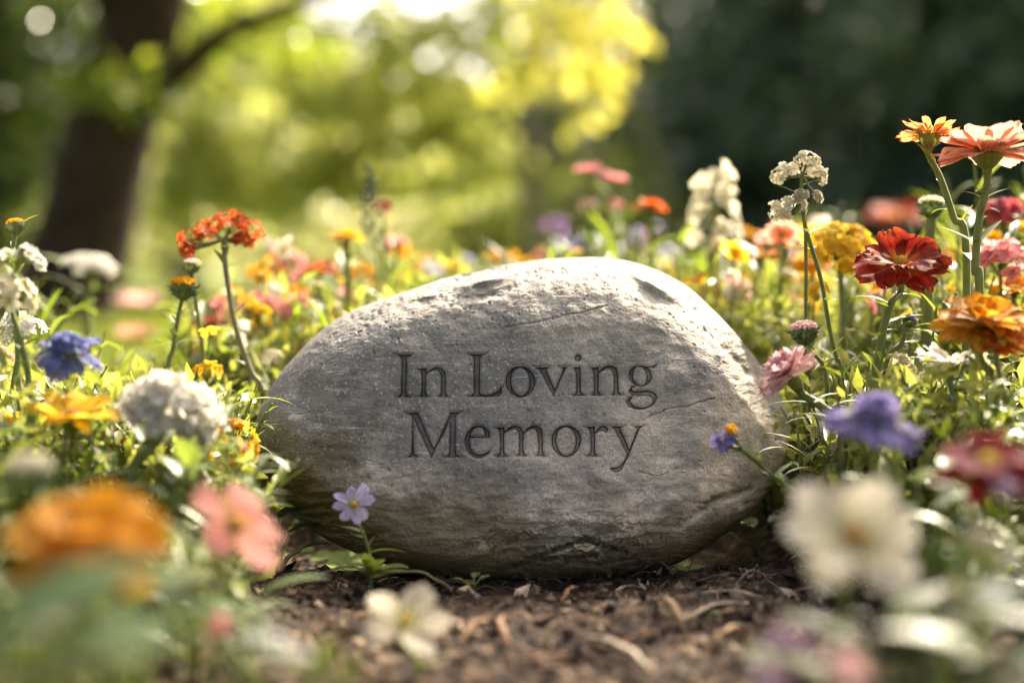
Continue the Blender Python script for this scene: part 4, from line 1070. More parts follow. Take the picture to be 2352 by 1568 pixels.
for i, (x, y, d, w, cl, lb) in enumerate([
    (2255, 1232, .6, 80, 'parchment', 'blurred cream bloom cut by the right edge of the picture'),
    (2195, 1370, .6, 95, 'parchment', 'wide blurred cream bloom low on the right'),
    (2110, 1180, .78, 40, 'lime', 'x'), (1950, 1535, .56, 110, 'pale pink', 'blurred pale pink bloom at the bottom edge'), (2290, 1500, .55, 80, 'parchment', 'blurred cream bloom in the bottom corner'),
    (1770, 1560, .58, 90, 'mauve', 'blurred mauve bloom on the bottom edge'), (430, 1310, .8, 44, 'parchment', 'small blurred cream bloom beside the blurred pink bloom'), (445, 1370, .72, 46, 'parchment', 'small blurred pale bloom below the small cream one'),
    (500, 1435, .66, 60, 'pink', 'small blurred pink bloom in the low foliage'), (100, 1420, .55, 80, 'parchment', 'blurred pale bloom in the bottom left foliage'), (2230, 1170, .85, 44, 'cream', 'small cream bloom below the crimson one'), (270, 1340, .6, 60, 'deep orange', 'small blurred rust bloom under the very large orange bloom')]):
    if cl == 'lime': continue
    fl('cluster', x, y, d, w, (0, -.5, .9), cl, lb, 'flower', 'cluster_flower', n=12, fl=.42, hi=False)

# ------------------------------------------------------------------ trees and woods behind
def leaf_cards(mb, pos, size, rng, aspect=.55, hang=0.25, fold=.22):
    """pos (n,3): one small folded leaf per point, turned at random"""
    n = len(pos)
    ax = rng.normal(size=(n, 3))
    ax[:, 2] -= hang * 2
    ax /= np.linalg.norm(ax, axis=1)[:, None]
    b = np.cross(ax, rng.normal(size=(n, 3)))
    b /= np.linalg.norm(b, axis=1)[:, None]
    nn = np.cross(ax, b)
    L = size * rng.uniform(.6, 1.25, (n, 1))
    w = L * aspect * .5
    v = np.stack([pos, pos + ax * L * .45 + b * w + nn * w * fold * 2, pos + ax * L, pos + ax * L * .45 - b * w + nn * w * fold * 2], 1)
    base = np.arange(n)[:, None] * 4
    tris = np.concatenate([base + [0, 1, 2], base + [0, 2, 3]], 0)
    r = np.repeat(np.clip(rng.rand(n) + 0, 0, 1), 4)
    mb.raw(v.reshape(-1, 3), tris=tris, s=np.tile([0, .5, 1, .5], n), r=r)

def blob_points(c, r, n, rng, clumps=16, spread=.17):
    """n points gathered in clumps inside an ellipsoid"""
    d = rng.normal(size=(clumps, 3))
    d = d / np.linalg.norm(d, axis=1)[:, None] * (rng.rand(clumps, 1) ** .45)
    k = rng.randint(0, clumps, n)
    return np.asarray(c) + (d[k] + rng.normal(size=(n, 3)) * spread) * np.asarray(r)

def tree_leaf(name, a, b, trans, t=(1.22, 1.25, .68)):
    return thin_mat(name, [(0, a), (1, a)], var=b, trans=trans, tcol=t, rough=.28, spec=.7)
BARK = solid_mat('dark furrowed bark', [(.3, (.014, .008, .004)), (.55, (.035, .021, .012)), (.75, (.075, .047, .028))], 14, .9)
PALEBARK = solid_mat('grey bark', [(.3, (.05, .042, .032)), (.7, (.15, .13, .10))], 14, .9)
YLEAF = tree_leaf('sunny yellow green leaves', (.38, .42, .13), (.58, .57, .25), .62)
GOLDLEAF = tree_leaf('golden leaves', (.50, .47, .10), (.66, .59, .22), .64)
MLEAF = tree_leaf('mid green leaves', (.13, .18, .02), (.30, .32, .05), .6)
DLEAF = tree_leaf('deep green leaves', (.06, .095, .014), (.14, .18, .03), .5)
PLEAF = tree_leaf('pale dry green leaves', (.55, .54, .27), (.74, .71, .44), .6, (1.1, 1.1, .85))
NEEDLE = tree_leaf('blue green needles', (.060, .098, .048), (.125, .19, .088), .15, (1, 1, .8))

def tree(name, label, trunk, rad, limbs, blobs, leafmat, bark, size, seed, cat='tree', group=None, aspect=.55, hang=.25):
    rng = np.random.RandomState(seed)
    base = np.array([trunk[0][0], trunk[0][1], 0.0])
    root = empty(name, base, label, cat, group)
    tb = MB()
    tp = catmull(trunk, 6)
    rr = np.interp(np.linspace(0, 1, len(tp)), [0, .06, 1], [rad[0] * 1.35, rad[0], rad[1]])
    tb.tube(tp, rr, 12, cap=False)
    for pts, r0, r1 in limbs:
        lp = catmull(pts, 5)
        tb.tube(lp, np.linspace(r0, r1, len(lp)), 7, cap=False)
    tb.build('trunk', bark, root, base)
    cb = MB()
    for c_, r_, n_ in blobs:
        leaf_cards(cb, blob_points(c_, r_, n_, rng), size, rng, aspect, hang)
    cb.build('crown', leafmat, root, base)
    return root

def at(px, py, d): return P(px, py, d)
# leaning tree
t0 = G(150, 742)
d1 = float(np.dot(t0 - CAM, FWD))
tree('leaning_tree', 'dark thick trunk leaning across the upper left, one branch rising over the lawn',
     [t0 - (0.05, 0, .05), at(190, 560, d1), at(232, 380, d1), at(285, 190, d1), at(338, 0, d1), at(395, -260, d1), at(420, -560, d1)], (.195, .13),
     [([at(262, 300, d1), at(330, 232, d1), at(400, 180, d1 - .1), at(470, 115, d1 - .2), at(540, 62, d1 - .3), at(640, 28, d1 - .4), at(760, -30, d1 - .5), at(900, -160, d1 - .6)], .062, .02),
      ([at(300, 120, d1), at(200, -60, d1 - .2), at(80, -200, d1 - .3)], .06, .02)],
     [(at(285, 195, d1 - .35), (.18, .12, .08), 110), (at(420, -560, d1), (1.3, .8, .45), 1600), (at(60, -330, d1 + .2), (.8, .6, .4), 900), (at(700, -300, d1 - .4), (.7, .4, .28), 500), (at(470, 40, d1 + .2), (.22, .2, .14), 70), (at(640, 100, d1 + .1), (.25, .25, .12), 70)],
     MLEAF, BARK, .095, 11)
tree('shade_tree', 'deep green leafy tree filling the corner left of the leaning trunk',
     [G(-60, 700) , at(-50, 420, 7.8), at(-20, 100, 7.8), at(20, -300, 7.8)], (.11, .06), [],
     [(at(60, 120, 7.8), (.75, .6, .55), 1500), (at(20, 420, 7.9), (.6, .5, .45), 800), (at(200, -100, 8.2), (.8, .6, .5), 1000), (at(150, 330, 8.2), (.45, .4, .4), 450), (at(-250, 150, 7.6), (.7, .6, .9), 900), (at(-150, 560, 7.8), (.6, .5, .3), 500)],
     DLEAF, BARK, .11, 12)
# sunlit broadleaf tree in the middle
tree('sunlit_tree', 'bright yellow green tree glowing against the light in the middle',
     [G(1222, 690), at(1218, 480, 8.6), at(1200, 250, 8.6), at(1150, 0, 8.6), at(1080, -350, 8.7)], (.045, .03),
     [([at(1205, 300, 8.6), at(1080, 200, 8.5), at(900, 140, 8.4), at(700, 180, 8.2)], .05, .015), ([at(1190, 200, 8.6), at(980, 60, 8.3), at(850, -60, 8.2)], .05, .015),
      ([at(1216, 380, 8.6), at(1020, 330, 8.5), at(820, 330, 8.4), at(620, 400, 8.2)], .045, .012)],
     [(at(760, 240, 8.3), (.66, .6, .28), 420), (at(560, 260, 8.1), (.5, .5, .36), 280), (at(940, 270, 8.5), (.58, .5, .28), 420), (at(650, 60, 8.3), (.55, .5, .28), 260), (at(1040, 200, 8.6), (.45, .4, .32), 240), (at(440, 140, 7.9), (.32, .4, .5), 420), (at(420, 380, 8.0), (.28, .4, .35), 260),
      (at(860, 400, 8.5), (.7, .5, .18), 620), (at(620, 420, 8.3), (.5, .5, .2), 420), (at(1060, 380, 8.7), (.32, .4, .25), 260), (at(800, -170, 8.4), (1.0, .8, .25), 700), (at(990, 60, 8.0), (.6, .4, .26), 260), (at(860, 90, 8.0), (.36, .3, .24), 110), (at(1130, 30, 8.2), (.3, .3, .26), 150), (at(1180, -200, 8.6), (.6, .6, .35), 500), (at(470, 420, 8.0), (.35, .4, .3), 260)],
     YLEAF, PALEBARK, .125, 13)
tree('golden_tree', 'small golden leaved tree whose drooping boughs hang before the dark conifers',
     [G(1560, 668) + (0.4, 2.0, 0), at(1480, 300, 6.2), at(1420, 60, 5.8), at(1380, -160, 5.5), at(1330, -420, 5.4)], (.014, .012),
     [([at(1420, 60, 5.8), at(1340, 40, 5.4), at(1260, 90, 5.2), at(1210, 190, 5.1)], .02, .006), ([at(1385, -140, 5.5), at(1420, -40, 5.2), at(1440, 100, 5.0), at(1425, 230, 5.0)], .02, .005), ([at(1400, -60, 5.6), at(1280, -70, 5.3), at(1190, -20, 5.2)], .02, .006)],
     [(at(1290, 60, 5.2), (.20, .2, .13), 85), (at(1400, 60, 5.1), (.15, .15, .12), 62), (at(1210, 180, 5.1), (.12, .12, .10), 42), (at(1400, 190, 5.0), (.08, .08, .07), 30), (at(1340, 260, 5.0), (.08, .06, .05), 18), (at(1300, 150, 5.2), (.13, .12, .1), 50), (at(1290, -120, 5.3), (.35, .3, .16), 200)],
     GOLDLEAF, PALEBARK, .085, 14)
# conifers
def conifer(px, d, h, w, label, seed):
    rng = np.random.RandomState(seed)
    b = P(px, 600, d)
    base = np.array([b[0], b[1], 0.0])
    root = empty('conifer', base, label, 'conifer', 'dark conifers behind the flower bed')
    tb = MB()
    tb.tube([base, base + (0, 0, h * .5), base + (0, 0, h)], [.16, .1, .02], 8)
    tb.build('trunk', BARK, root, base)
    cb = MB()
    tiers = int(h * 4.5)
    pts, dr = [], []
    for i in range(tiers):
        z = .15 + (h - .2) * i / tiers
        R = w * (1 - .8 * z / h)
        nb = int(7 + 5 * R)
        for k in range(nb):
            a = rng.rand() * 6.28
            L = R * rng.uniform(.7, 1.1)
            m = int(10 + L * 22)
            t = rng.rand(m) ** .7
            x = np.stack([np.cos(a) * L * t, np.sin(a) * L * t, z - L * .35 * t ** 1.3 + .05 * rng.normal(size=m)], 1)
            x[:, :2] += rng.normal(size=(m, 2)) * .07 * (1.1 - t[:, None])
            pts.append(x)
    pts = np.concatenate(pts) + base
    leaf_cards(cb, pts, .24, rng, .28, .5)
    cb.build('crown', NEEDLE, root, base)
for i, (px, d, h, w, lb) in enumerate([(1640, 14.0, 4.3, 1.7, 'dark conifer nearest the golden boughs'), (1800, 12.5, 4.6, 2.0, 'broad dark conifer behind the tall white flower head'), (2130, 11.5, 4.4, 1.9, 'dark blue green conifer behind the zinnias'),
                                       (2440, 11.0, 4.6, 2.0, 'dark conifer at the edge of the picture beyond the salmon zinnia'), (1960, 16.0, 5.4, 2.4, 'taller dark conifer standing between two nearer ones'), (1560, 18.5, 5.4, 2.3, 'farther conifer showing between the first two dark ones'), (2330, 16.0, 5.6, 2.4, 'farther conifer showing above the zinnias')]):
    conifer(px, d, h, w, lb, 30 + i)
tree('hazy_tree', 'greyish green tree standing back between the golden boughs and the conifers', [P(1400, 640, 15) * (1, 1, 0), at(1400, 300, 15), at(1420, -60, 15)], (.05, .04), [],
     [(at(1380, 120, 15), (1.0, .8, .9), 900), (at(1330, 400, 14.6), (.8, .7, .6), 600), (at(1480, 300, 15), (.7, .7, .7), 450), (at(1560, 60, 15.5), (.8, .7, .7), 450), (at(1260, 250, 15), (.5, .5, .6), 260)],
     tree_leaf('grey green leaves', (.22, .24, .14), (.36, .36, .24), .5, (1.1, 1.1, .9)), PALEBARK, .15, 16)
# shrubs along the far side of the lawn
def shrub(px, d, w, h, mat, label, seed, n=900, group='shrubs along the far side of the lawn', size=.10):
    rng = np.random.RandomState(seed)
    b = P(px, 600, d)
    base = np.array([b[0], b[1], 0.0])
    root = empty('shrub', base, label, 'shrub', group)
    tb = MB()
    for k in range(6):
        a = rng.rand() * 6.28
        e = base + np.array([math.cos(a) * w * .4, math.sin(a) * w * .4, h * .8])
        tb.tube(catmull([base, (base + e) / 2 + rng.normal(size=3) * .05, e], 4), [.025, .008], 5)
    tb.build('stems', BARK, root, base)
    cb = MB()
    p = blob_points(base + (0, 0, h * .5), (w, w * .8, h * .5), n, rng, 22, .22)
    p[:, 2] = np.abs(p[:, 2] - .03) + .03
    leaf_cards(cb, p, size, rng)
    cb.build('foliage', mat, root, base)
for i, (px, d, w, h, mt, lb) in enumerate([
    (430, 10.5, .9, 1.15, PLEAF, 'pale green shrub right of the leaning trunk'), (700, 11.5, 1.1, 1.45, PLEAF, 'wide pale shrub glowing in sun under the bright tree'), (930, 12.0, 1.1, 1.35, PLEAF, 'pale straw coloured shrub behind the dark stalk'),
    (1120, 10.5, .6, .85, MLEAF, 'low dark shrub at the foot of the bright tree'), (560, 14.5, 1.3, 2.1, YLEAF, 'tall yellow green shrub behind the pale ones'), (860, 15.5, 1.4, 2.2, YLEAF, 'tall yellow green shrub left of the bright tree trunk'),
    (60, 10.0, 1.0, .9, PLEAF, 'pale shrub beyond the lawn left of the leaning trunk'), (250, 12.5, 1.1, 1.6, MLEAF, 'mid green shrub behind the leaning trunk'), (1300, 11.0, .8, 1.05, MLEAF, 'green shrub between the bright tree and the conifers'), (1040, 15.0, 1.2, 1.7, YLEAF, 'yellow green shrub right behind the bright tree trunk')]):
    shrub(px, d, w, h, mt, lb, 50 + i)
def far_wood():
    rng = np.random.RandomState(70)
    cb = MB()
    n = 15000
    x = rng.uniform(-17, 17, n)
    y = rng.uniform(21, 26, n)
    px = x / y * F + 1176
    top = np.interp(px, [-600, 300, 620, 760, 860, 1160, 1230, 1320, 3000], [5.5, 5.2, 4.8, 4.0, 2.9, 2.9, 4.6, 5.4, 6])
    z = top * rng.rand(n) ** .8
    k = fbm(np.stack([x * .5, y * .5, z * .5], -1), 2) > -.35
    leaf_cards(cb, np.stack([x, y, z], -1)[k], .5, rng, .7)
    tag(cb.build('far_wood', DLEAF), 'dark mass of woodland far behind the lawn', 'wood', kind='stuff')
far_wood()

def grass():
    rng = np.random.RandomState(71)
    n = 26000
    y = 2.2 * np.exp(rng.rand(n) * 1.75)
    x = rng.uniform(-.46, .46, n) * y
    z = -.02 + 0 * x
    L = rng.uniform(.035, .08, n)
    a = rng.rand(n) * 6.28
    lean = rng.normal(size=(n, 2)) * .35
    w = .0045 + .0012 * y
    b = np.stack([np.cos(a) * w, np.sin(a) * w, 0 * a], 1)
    p = np.stack([x, y, z], 1)
    tip = p + np.stack([lean[:, 0] * L, lean[:, 1] * L, L], 1)
    v = np.stack([p - b, p + b, tip], 1)
    g = MB()
    g.raw(v.reshape(-1, 3), tris=np.arange(3 * n).reshape(-1, 3), s=np.tile([0, 0, 1], n), r=np.repeat(rng.rand(n), 3))
    m = thin_mat('lawn grass', [(0, (.07, .11, .02)), (1, (.15, .20, .035))], var=(.25, .26, .07), trans=.5, tcol=(1.3, 1.3, .6))
    tag(g.build('grass', m), 'sunlit green lawn grass behind the flower bed', 'grass', kind='stuff')
grass()

# unseen tree added past the right edge; leaf clusters follow sun rays to shade the bed
def dapple_tree():
    s = np.array(sd)
    rng = np.random.RandomState(77)
    t = 11.5
    base = np.array([4.75, 8.7, 0.0])
    root = empty('added_dapple_tree', base, 'unseen tree added beyond the edge of the picture to dapple the front of the bed', 'tree')
    cb, tb = MB(), MB()
    c0 = np.array([0.0, .75, .05]) + s * t
    tp = catmull([base, base + (.0, -.1, 3.5), (base + c0) / 2 + (0, 0, 2.2), c0 + (.1, .2, .5)], 6)
    tb.tube(tp, np.linspace(.16, .03, len(tp)), 10)
    tb.build('trunk', BARK, root, base)
    for x, y, z, r, n in ((-.24, .62, .10, .11, 110), (-.34, .70, .10, .07, 30), (-.06, .78, .06, .035, 12), (-.17, 1.10, .0, .04, 14), (.10, .62, .1, .05, 18), (-.10, .72, .08, .05, 9), (-.30, .78, .10, .05, 9), (.20, .64, .10, .10, 95), (.29, .68, .12, .08, 46), (.24, .56, .1, .08, 40), (-.05, .925, 0, .06, 20), (-.16, .90, 0, .05, 12), (-.3, .5, .1, .1, 60), (.3, .5, .1, .1, 60), (0, .4, .1, .12, 26), (.5, .5, .1, .12, 26), (-.5, .5, .1, .12, 26)):
        p = np.array([x, y, z]) + s * (t + rng.normal() * .3) + rng.normal(size=(n, 3)) * r * .5
        leaf_cards(cb, p, .055, rng, .6)
        e = np.array([x, y, z]) + s * t
        tb2 = catmull([tp[-4], (tp[-4] + e) / 2 + (0, 0, .05), e], 4)
    cb.build('crown', DLEAF, root, base)
dapple_tree()

# ------------------------------------------------------------------ leafy undergrowth and small flowers of the bed
def pix(p):
    v = np.asarray(p, float) - CAM
    d = v @ FWD
    return 1176 + F * (v @ RT) / d, 784 - F * (v @ UP) / d, d
STONE_X, STONE_Y = .215, (1.03, 1.33)
def bed_height(x, y):
    """height of the green growth at (x, y); 0 where the soil is bare"""
    px = 1176 + x / y * F
    left = np.interp(px, [-200, 200, 330, 460, 620, 900, 1250, 1600, 1900, 2500], [.150, .135, .110, .175, .185, .190, .195, .195, .205, .210])
    near = np.interp(px, [-200, 250, 480, 590, 1700, 1850, 2000, 2500], [.150, .145, .115, .085, .05, .115, .135, .150])
    t = np.clip((y - 1.12) / .25, 0, 1)
    h = near * (1 - t) + left * t
    h = h * (1 + .42 * fbm(np.stack([x * 7.5, y * 7.5, 0 * x + 2], -1), 2) * np.clip((y - .8) / .3, .3, 1))
    # far edge fades into the lawn on the left
    far = np.interp(px, [0, 300, 450, 800, 1200, 2352], [1.55, 1.45, 1.75, 2.0, 2.3, 2.4])
    h = h * np.clip((far - y) / .15, 0, 1)
    # bare soil before and under the stone
    front = np.interp(px, [-200, 380, 560, 640, 1740, 1870, 2040, 2600], [.50, .62, .86, 1.12, 1.12, 1.0, .80, .5])
    h = h * np.clip((y - front) / .08, 0, 1)
    inside = (np.abs(x - .01) < STONE_X * np.clip(1.15 - np.abs(y - 1.18) * 1.2, 0, 1)) & (y > 1.0) & (y < 1.33)
    return np.where(inside, 0, h)

def sprig_mesh(kind, h, seed, mat_leaf):
    """one leafy plant: stems and leaves in separate meshes"""
    rng = np.random.RandomState(seed)
    sm, lm = MB(), MB()
    ns = {'narrow': 5, 'broad': 3, 'feather': 5}[kind]
    for k in range(ns):
        a = rng.rand() * 6.28
        top = np.array([math.cos(a) * h * rng.uniform(.1, .45), math.sin(a) * h * rng.uniform(.1, .45), h * rng.uniform(.75, 1.05)])
        sp = catmull([np.array([0, 0, -.01]), top * np.array([.3, .3, .5]) + rng.normal(size=3) * .004, top], 6)
        sm.tube(sp, np.linspace(.0016, .0007, len(sp)), 5, r=rng.rand())
        nl = {'narrow': 12, 'broad': 7, 'feather': 18}[kind]
        for i in range(nl):
            t = .12 + .88 * (i + rng.rand()) / nl
            p = sp[min(int(t * (len(sp) - 1)), len(sp) - 1)]
            L, W = {'narrow': (rng.uniform(.022, .045), rng.uniform(.004, .007)), 'broad': (rng.uniform(.025, .045), rng.uniform(.012, .02)), 'feather': (rng.uniform(.014, .028), rng.uniform(.0025, .004))}[kind]
            V, S = leaf_blade(L, W, -rng.uniform(.3, 1.2), .3, 6, rng.uniform(.2, 1.2))
            lm.grid(V @ rotz(i * 2.4 + rng.normal() * .5).T + p, S, rng.rand())
    s = sm.build('stems', STEMG, None, link=False)
    l = lm.build('leaves', mat_leaf, None, link=False)
    return s.data, l.data

def undergrowth():
    rng = np.random.RandomState(80)
    kinds = [('narrow', GREEN), ('feather', GREEN), ('narrow', GREYGREEN), ('broad', GREEN), ('feather', LIME), ('narrow', LIME), ('broad', DARKGREEN)]
    # the mass of leaves in the depth of the bed: one object
    g = MB()
    n = 44000
    y = rng.uniform(.95, 2.4, n)
    x = rng.uniform(-.42, .42, n) * y
    h = bed_height(x, y)
    k = h > .02
    x, y, h = x[k], y[k], h[k]
    ex = np.abs(pix(np.stack([x, y, h], -1))[0] - 1200) > 540
    keep = (y > 1.25) | ex
    x, y, h = x[keep], y[keep], h[keep]
    z = h * rng.beta(1.6, 1.1, len(x)) * (1 + .25 * fbm(np.stack([x * 14, y * 14, 0 * x], -1), 2))
    leaf_cards(g, np.stack([x, y, z], -1), .024, rng, .34, -.25, .3)
    bedleaf = thin_mat('mixed bed leaves', [(0, (.16, .20, .035)), (1, (.22, .26, .055))], var=(.42, .41, .16), trans=.48, tcol=(1.35, 1.35, .7), rough=.4, spec=.5)
    tag(g.build('ground_cover', bedleaf), 'tangled green leaves filling the depth of the flower bed', 'ground cover', kind='stuff')
    # separate leafy plants where one can tell them apart
    var = []
    for i, (kd, mt) in enumerate(kinds):
        for v in range(2):
            var.append((kd, mt) + sprig_mesh(kd, 1.0 * .15, 900 + i * 7 + v, mt))
    made = 0
    tries = 0
    pts = []
    while made < 290 and tries < 20000:
        tries += 1
        y = .6 + 1.3 * rng.rand() ** 1.1
        x = rng.uniform(-.40, .40) * y
        h = float(bed_height(np.array([x]), np.array([y]))[0])
        pq = 1176 + x / y * F
        if y < 1.2 and (545 < pq < 680 or 1730 < pq < 1850) and y > .9:
            continue
        if h < .05 or any((x - a) ** 2 + (y - b) ** 2 < .030 ** 2 for a, b in pts):
            continue
        px = 1176 + x / y * F
        kd, mt, sd_, ld_ = var[rng.randint(len(var))]
        while y < .88 and mt in (GREYGREEN, LIME) and rng.rand() < .85:
            kd, mt, sd_, ld_ = var[rng.randint(len(var))]
        if y < .86:            # foreground: keep low
            h = min(h, .085 if px > 1500 else .095)
        root = empty('leafy_plant', (x, y, float(soil_height(np.array([x]), np.array([y]))[0])), 'leafy plant', 'plant', 'leafy plants in the flower bed')
        s_ = h / .15 * rng.uniform(.8, 1.1) * (rng.uniform(1.2, 1.55) if (y > 1.15 and kd != 'broad' and rng.rand() < .3) else 1)
        root.scale = (s_ ** .6, s_ ** .6, s_)
        root.rotation_euler = (0, 0, rng.rand() * 6.28)
        for nm, dt in (('stems', sd_), ('leaves', ld_)):
            o = bpy.data.objects.new(nm, dt)
            COL.objects.link(o)
            o.parent = root
        look = {'narrow': 'narrow leaved', 'broad': 'broad leaved', 'feather': 'fine leaved'}[kd] + ' ' + {GREEN: 'green', GREYGREEN: 'silvery', LIME: 'lime green', DARKGREEN: 'dark green'}[mt] + ' plant'
        FILL.append((root, look, (x, y, h * .7)))
        pts.append((x, y))
        made += 1
    # taller stalks standing clear of the mass
    for i, (px, py, d) in enumerate([(700, 635, 1.5), (760, 590, 1.6), (640, 690, 1.45), (1600, 600, 1.6), (1680, 590, 1.5), (1780, 640, 1.4), (1860, 655, 1.3), (1990, 570, 1.3), (2110, 565, 1.2), (2200, 520, 1.25), (2330, 540, 1.2), (560, 770, 1.3), (900, 600, 1.7), (1960, 800, 1.08), (2120, 780, 1.05), (2020, 860, 1.03), (2230, 860, 1.03), (1900, 860, 1.05), (300, 960, 1.0), (90, 880, 1.0), (480, 880, 1.08), (640, 560, 1.8), (1720, 540, 1.9)]):
        top = P(px, py, d)
        kd, mt, sd_, ld_ = var[[0, 1, 2, 3, 8, 9, 4, 5][i % 8]]
        root = empty('leafy_plant', (top[0], top[1], 0), 'leafy plant', 'plant', 'leafy plants in the flower bed')
        root.scale = (1.1, 1.1, top[2] / .15)
        root.rotation_euler = (0, 0, i * 1.7)
        for nm, dt in (('stems', sd_), ('leaves', ld_)):
            o = bpy.data.objects.new(nm, dt)
            COL.objects.link(o)
            o.parent = root
        FILL.append((root, 'tall ' + {'narrow': 'narrow leaved', 'broad': 'broad leaved', 'feather': 'fine leaved'}[kd] + ' ' + {GREEN: 'green', GREYGREEN: 'silvery', LIME: 'lime green', DARKGREEN: 'dark green'}[mt] + ' stalk', tuple(top)))
FILL = []
undergrowth()

def small_flowers():
    """little blossoms scattered through the bed, each a flower of its own"""
    rng = np.random.RandomState(90)
    protos = {}
    def proto(kind, col):
        if (kind, col) in protos: return protos[(kind, col)]
        r = np.random.RandomState(len(protos) + 400)
        pm, cm = MB(), MB()
        M = np.eye(3)
        if kind == 'star':
            rays_head(pm, np.zeros(3), M, .008, [(5, 1, .3, -.2, 0)], r, .75, nv=3, nu=5)
            cm.lathe([(.0016, 0), (.0013, .0012), (.0001, .0018)], M, np.zeros(3), 6)
        elif kind == 'puff':
            umbel(pm, None, np.zeros(3), M, .011, r, 16, 1.5, .4, 5, .75)
            cm.lathe([(.001, -.006), (.004, -.002), (.003, .004)], M, np.zeros(3), 6)
        else:
            rays_head(pm, np.zeros(3), M, .013, [(9, 1, .1, -.2, 0), (8, .75, .5, -.2, .08)], r, .5, nv=3, nu=5)
            cm.lathe([(.003, 0), (.0026, .002), (.0002, .003)], M, np.zeros(3), 7)
        a = pm.build('petals', PM[col], None, link=False).data
        b = cm.build('flower_centre', CM['yellow' if kind != 'puff' else 'green'], None, link=False).data
        protos[(kind, col)] = (a, b)
        return a, b
    stems = []
    for v in range(6):
        s = MB()
        r = np.random.RandomState(600 + v)
        sp = catmull([np.zeros(3), np.array([r.normal() * .05, r.normal() * .05, .5]), np.array([0, 0, 1.0])], 6)
        an = np.arange(5) * 2 * math.pi / 5
        V = sp[:, None, :] + np.stack([np.cos(an), np.sin(an), 0 * an], -1)[None] * .012
        s.grid(V, r=r.rand(), wrap=True)
        stems.append(s.build('stem', STEMG, None, link=False).data)
    # (px range, depth range, height above the leaves, kinds, colours, count)
    zones = [((450, 640), (1.15, 1.55), (-.04, .04), ('star', 'star', 'puff'), ('white', 'cream', 'yellow', 'white'), 34),
             ((560, 930), (1.4, 1.9), (-.04, .06), ('star', 'puff', 'daisy'), ('cream', 'yellow', 'pink', 'gold', 'white', 'orange'), 40),
             ((900, 1250), (1.7, 2.2), (-.01, .04), ('puff', 'daisy'), ('yellow', 'cream', 'gold', 'lavender'), 12),
             ((1250, 1560), (1.6, 2.3), (-.01, .055), ('puff', 'star', 'daisy'), ('lavender', 'violet', 'cream', 'pink', 'pale pink', 'yellow'), 26),
             ((1560, 1900), (1.3, 1.9), (-.04, .06), ('puff', 'daisy', 'star'), ('cream', 'white', 'yellow', 'gold', 'pale pink', 'orange', 'salmon'), 52),
             ((1850, 2352), (1.15, 1.7), (-.04, .06), ('puff', 'daisy', 'star'), ('cream', 'yellow', 'gold', 'pale pink', 'white', 'orange', 'pink'), 50),
             ((1850, 2352), (1.0, 1.15), (-.05, .01), ('star', 'puff'), ('cream', 'white', 'yellow'), 16),
             ((0, 480), (.92, 1.2), (-.05, .0), ('star', 'puff'), ('white', 'cream', 'yellow', 'deep orange', 'pale pink'), 26),
             ((0, 300), (1.3, 1.5), (-.02, .03), ('puff', 'daisy'), ('white', 'gold', 'lavender', 'yellow'), 8)]
    word = {'star': 'five petalled flower', 'puff': 'rounded flower head', 'daisy': 'daisy'}
    k = 0
    for (a, b), (d0, d1), (h0, h1), kinds, cols, cnt in zones:
        for i in range(cnt):
            y = rng.uniform(d0, d1)
            px = rng.uniform(a, b)
            x = (px - 1176) / F * y
            h = float(bed_height(np.array([x]), np.array([y]))[0])
            if h < .04: continue
            z = max(h + rng.uniform(h0, h1), .04)
            kd = kinds[rng.randint(len(kinds))]
            cl = cols[rng.randint(len(cols))]
            pd, cdat = proto(kd, cl)
            root = empty('wildflower', (x, y, 0), 'flower', 'flower', 'small flowers scattered through the bed')
            st = bpy.data.objects.new('stem', stems[rng.randint(6)])
            COL.objects.link(st)
            st.parent = root
            st.scale = (.09, .09, z)
            st.rotation_euler = (0, 0, rng.rand() * 6)
            o = bpy.data.objects.new('petals', pd)
            COL.objects.link(o)
            o.parent = root
            o.location = (0, 0, z)
            o.rotation_euler = (rng.normal() * .4 + .3, rng.normal() * .4, rng.rand() * 6)
            sc = rng.uniform(.75, 1.35) * (1.0 if kd != 'star' else 1.0)
            o.scale = (sc, sc, sc)
            c_ = bpy.data.objects.new('flower_centre', cdat)
            COL.objects.link(c_)
            c_.parent = o
            size = 'small' if sc < 1 else 'tiny' if kd == 'star' else 'little'
            FILL.append((root, size + ' ' + {'lavender': 'lilac', 'gold': 'golden', 'deep orange': 'rust'}.get(cl, cl) + ' ' + word[kd], (x, y, z)))
small_flowers()

# the dark stalk, seedlings, big foreground leaves, straws
def dark_stalk():
    b = P(865, 640, 1.5)
    base = np.array([b[0], b[1], 0])
    root = empty('seed_stalk', base, 'dark grey green seed stalk rising above the golden flower', 'plant')
    sm, bm = MB(), MB()
    rng = np.random.RandomState(8)
    tip = P(852, 388, 1.5)
    sp = catmull([base, P(870, 640, 1.5), P(848, 500, 1.5), tip], 8)
    sm.tube(sp, np.linspace(.0022, .0008, len(sp)), 5)
    sm.build('stem', STEMG, root, base)
    for i in range(34):
        t = .42 + .58 * (i / 33) ** .9
        p = sp[int(t * (len(sp) - 1))]
        a = i * 2.4
        q = p + np.array([math.cos(a), math.sin(a), .35]) * (.012 - .009 * (t - .42) / .58)
        bm.lathe([(.0005, -.004), (.0021, -.001), (.0024, .002), (.001, .004), (.0002, .0045)], frame([math.cos(a), math.sin(a), .8]), q, 6, r=rng.rand())
    bm.build('seed_pods', solid_mat('grey green pods', [(0, (.022, .035, .024)), (1, (.07, .085, .07))], use='rnd'), root, base)
dark_stalk()
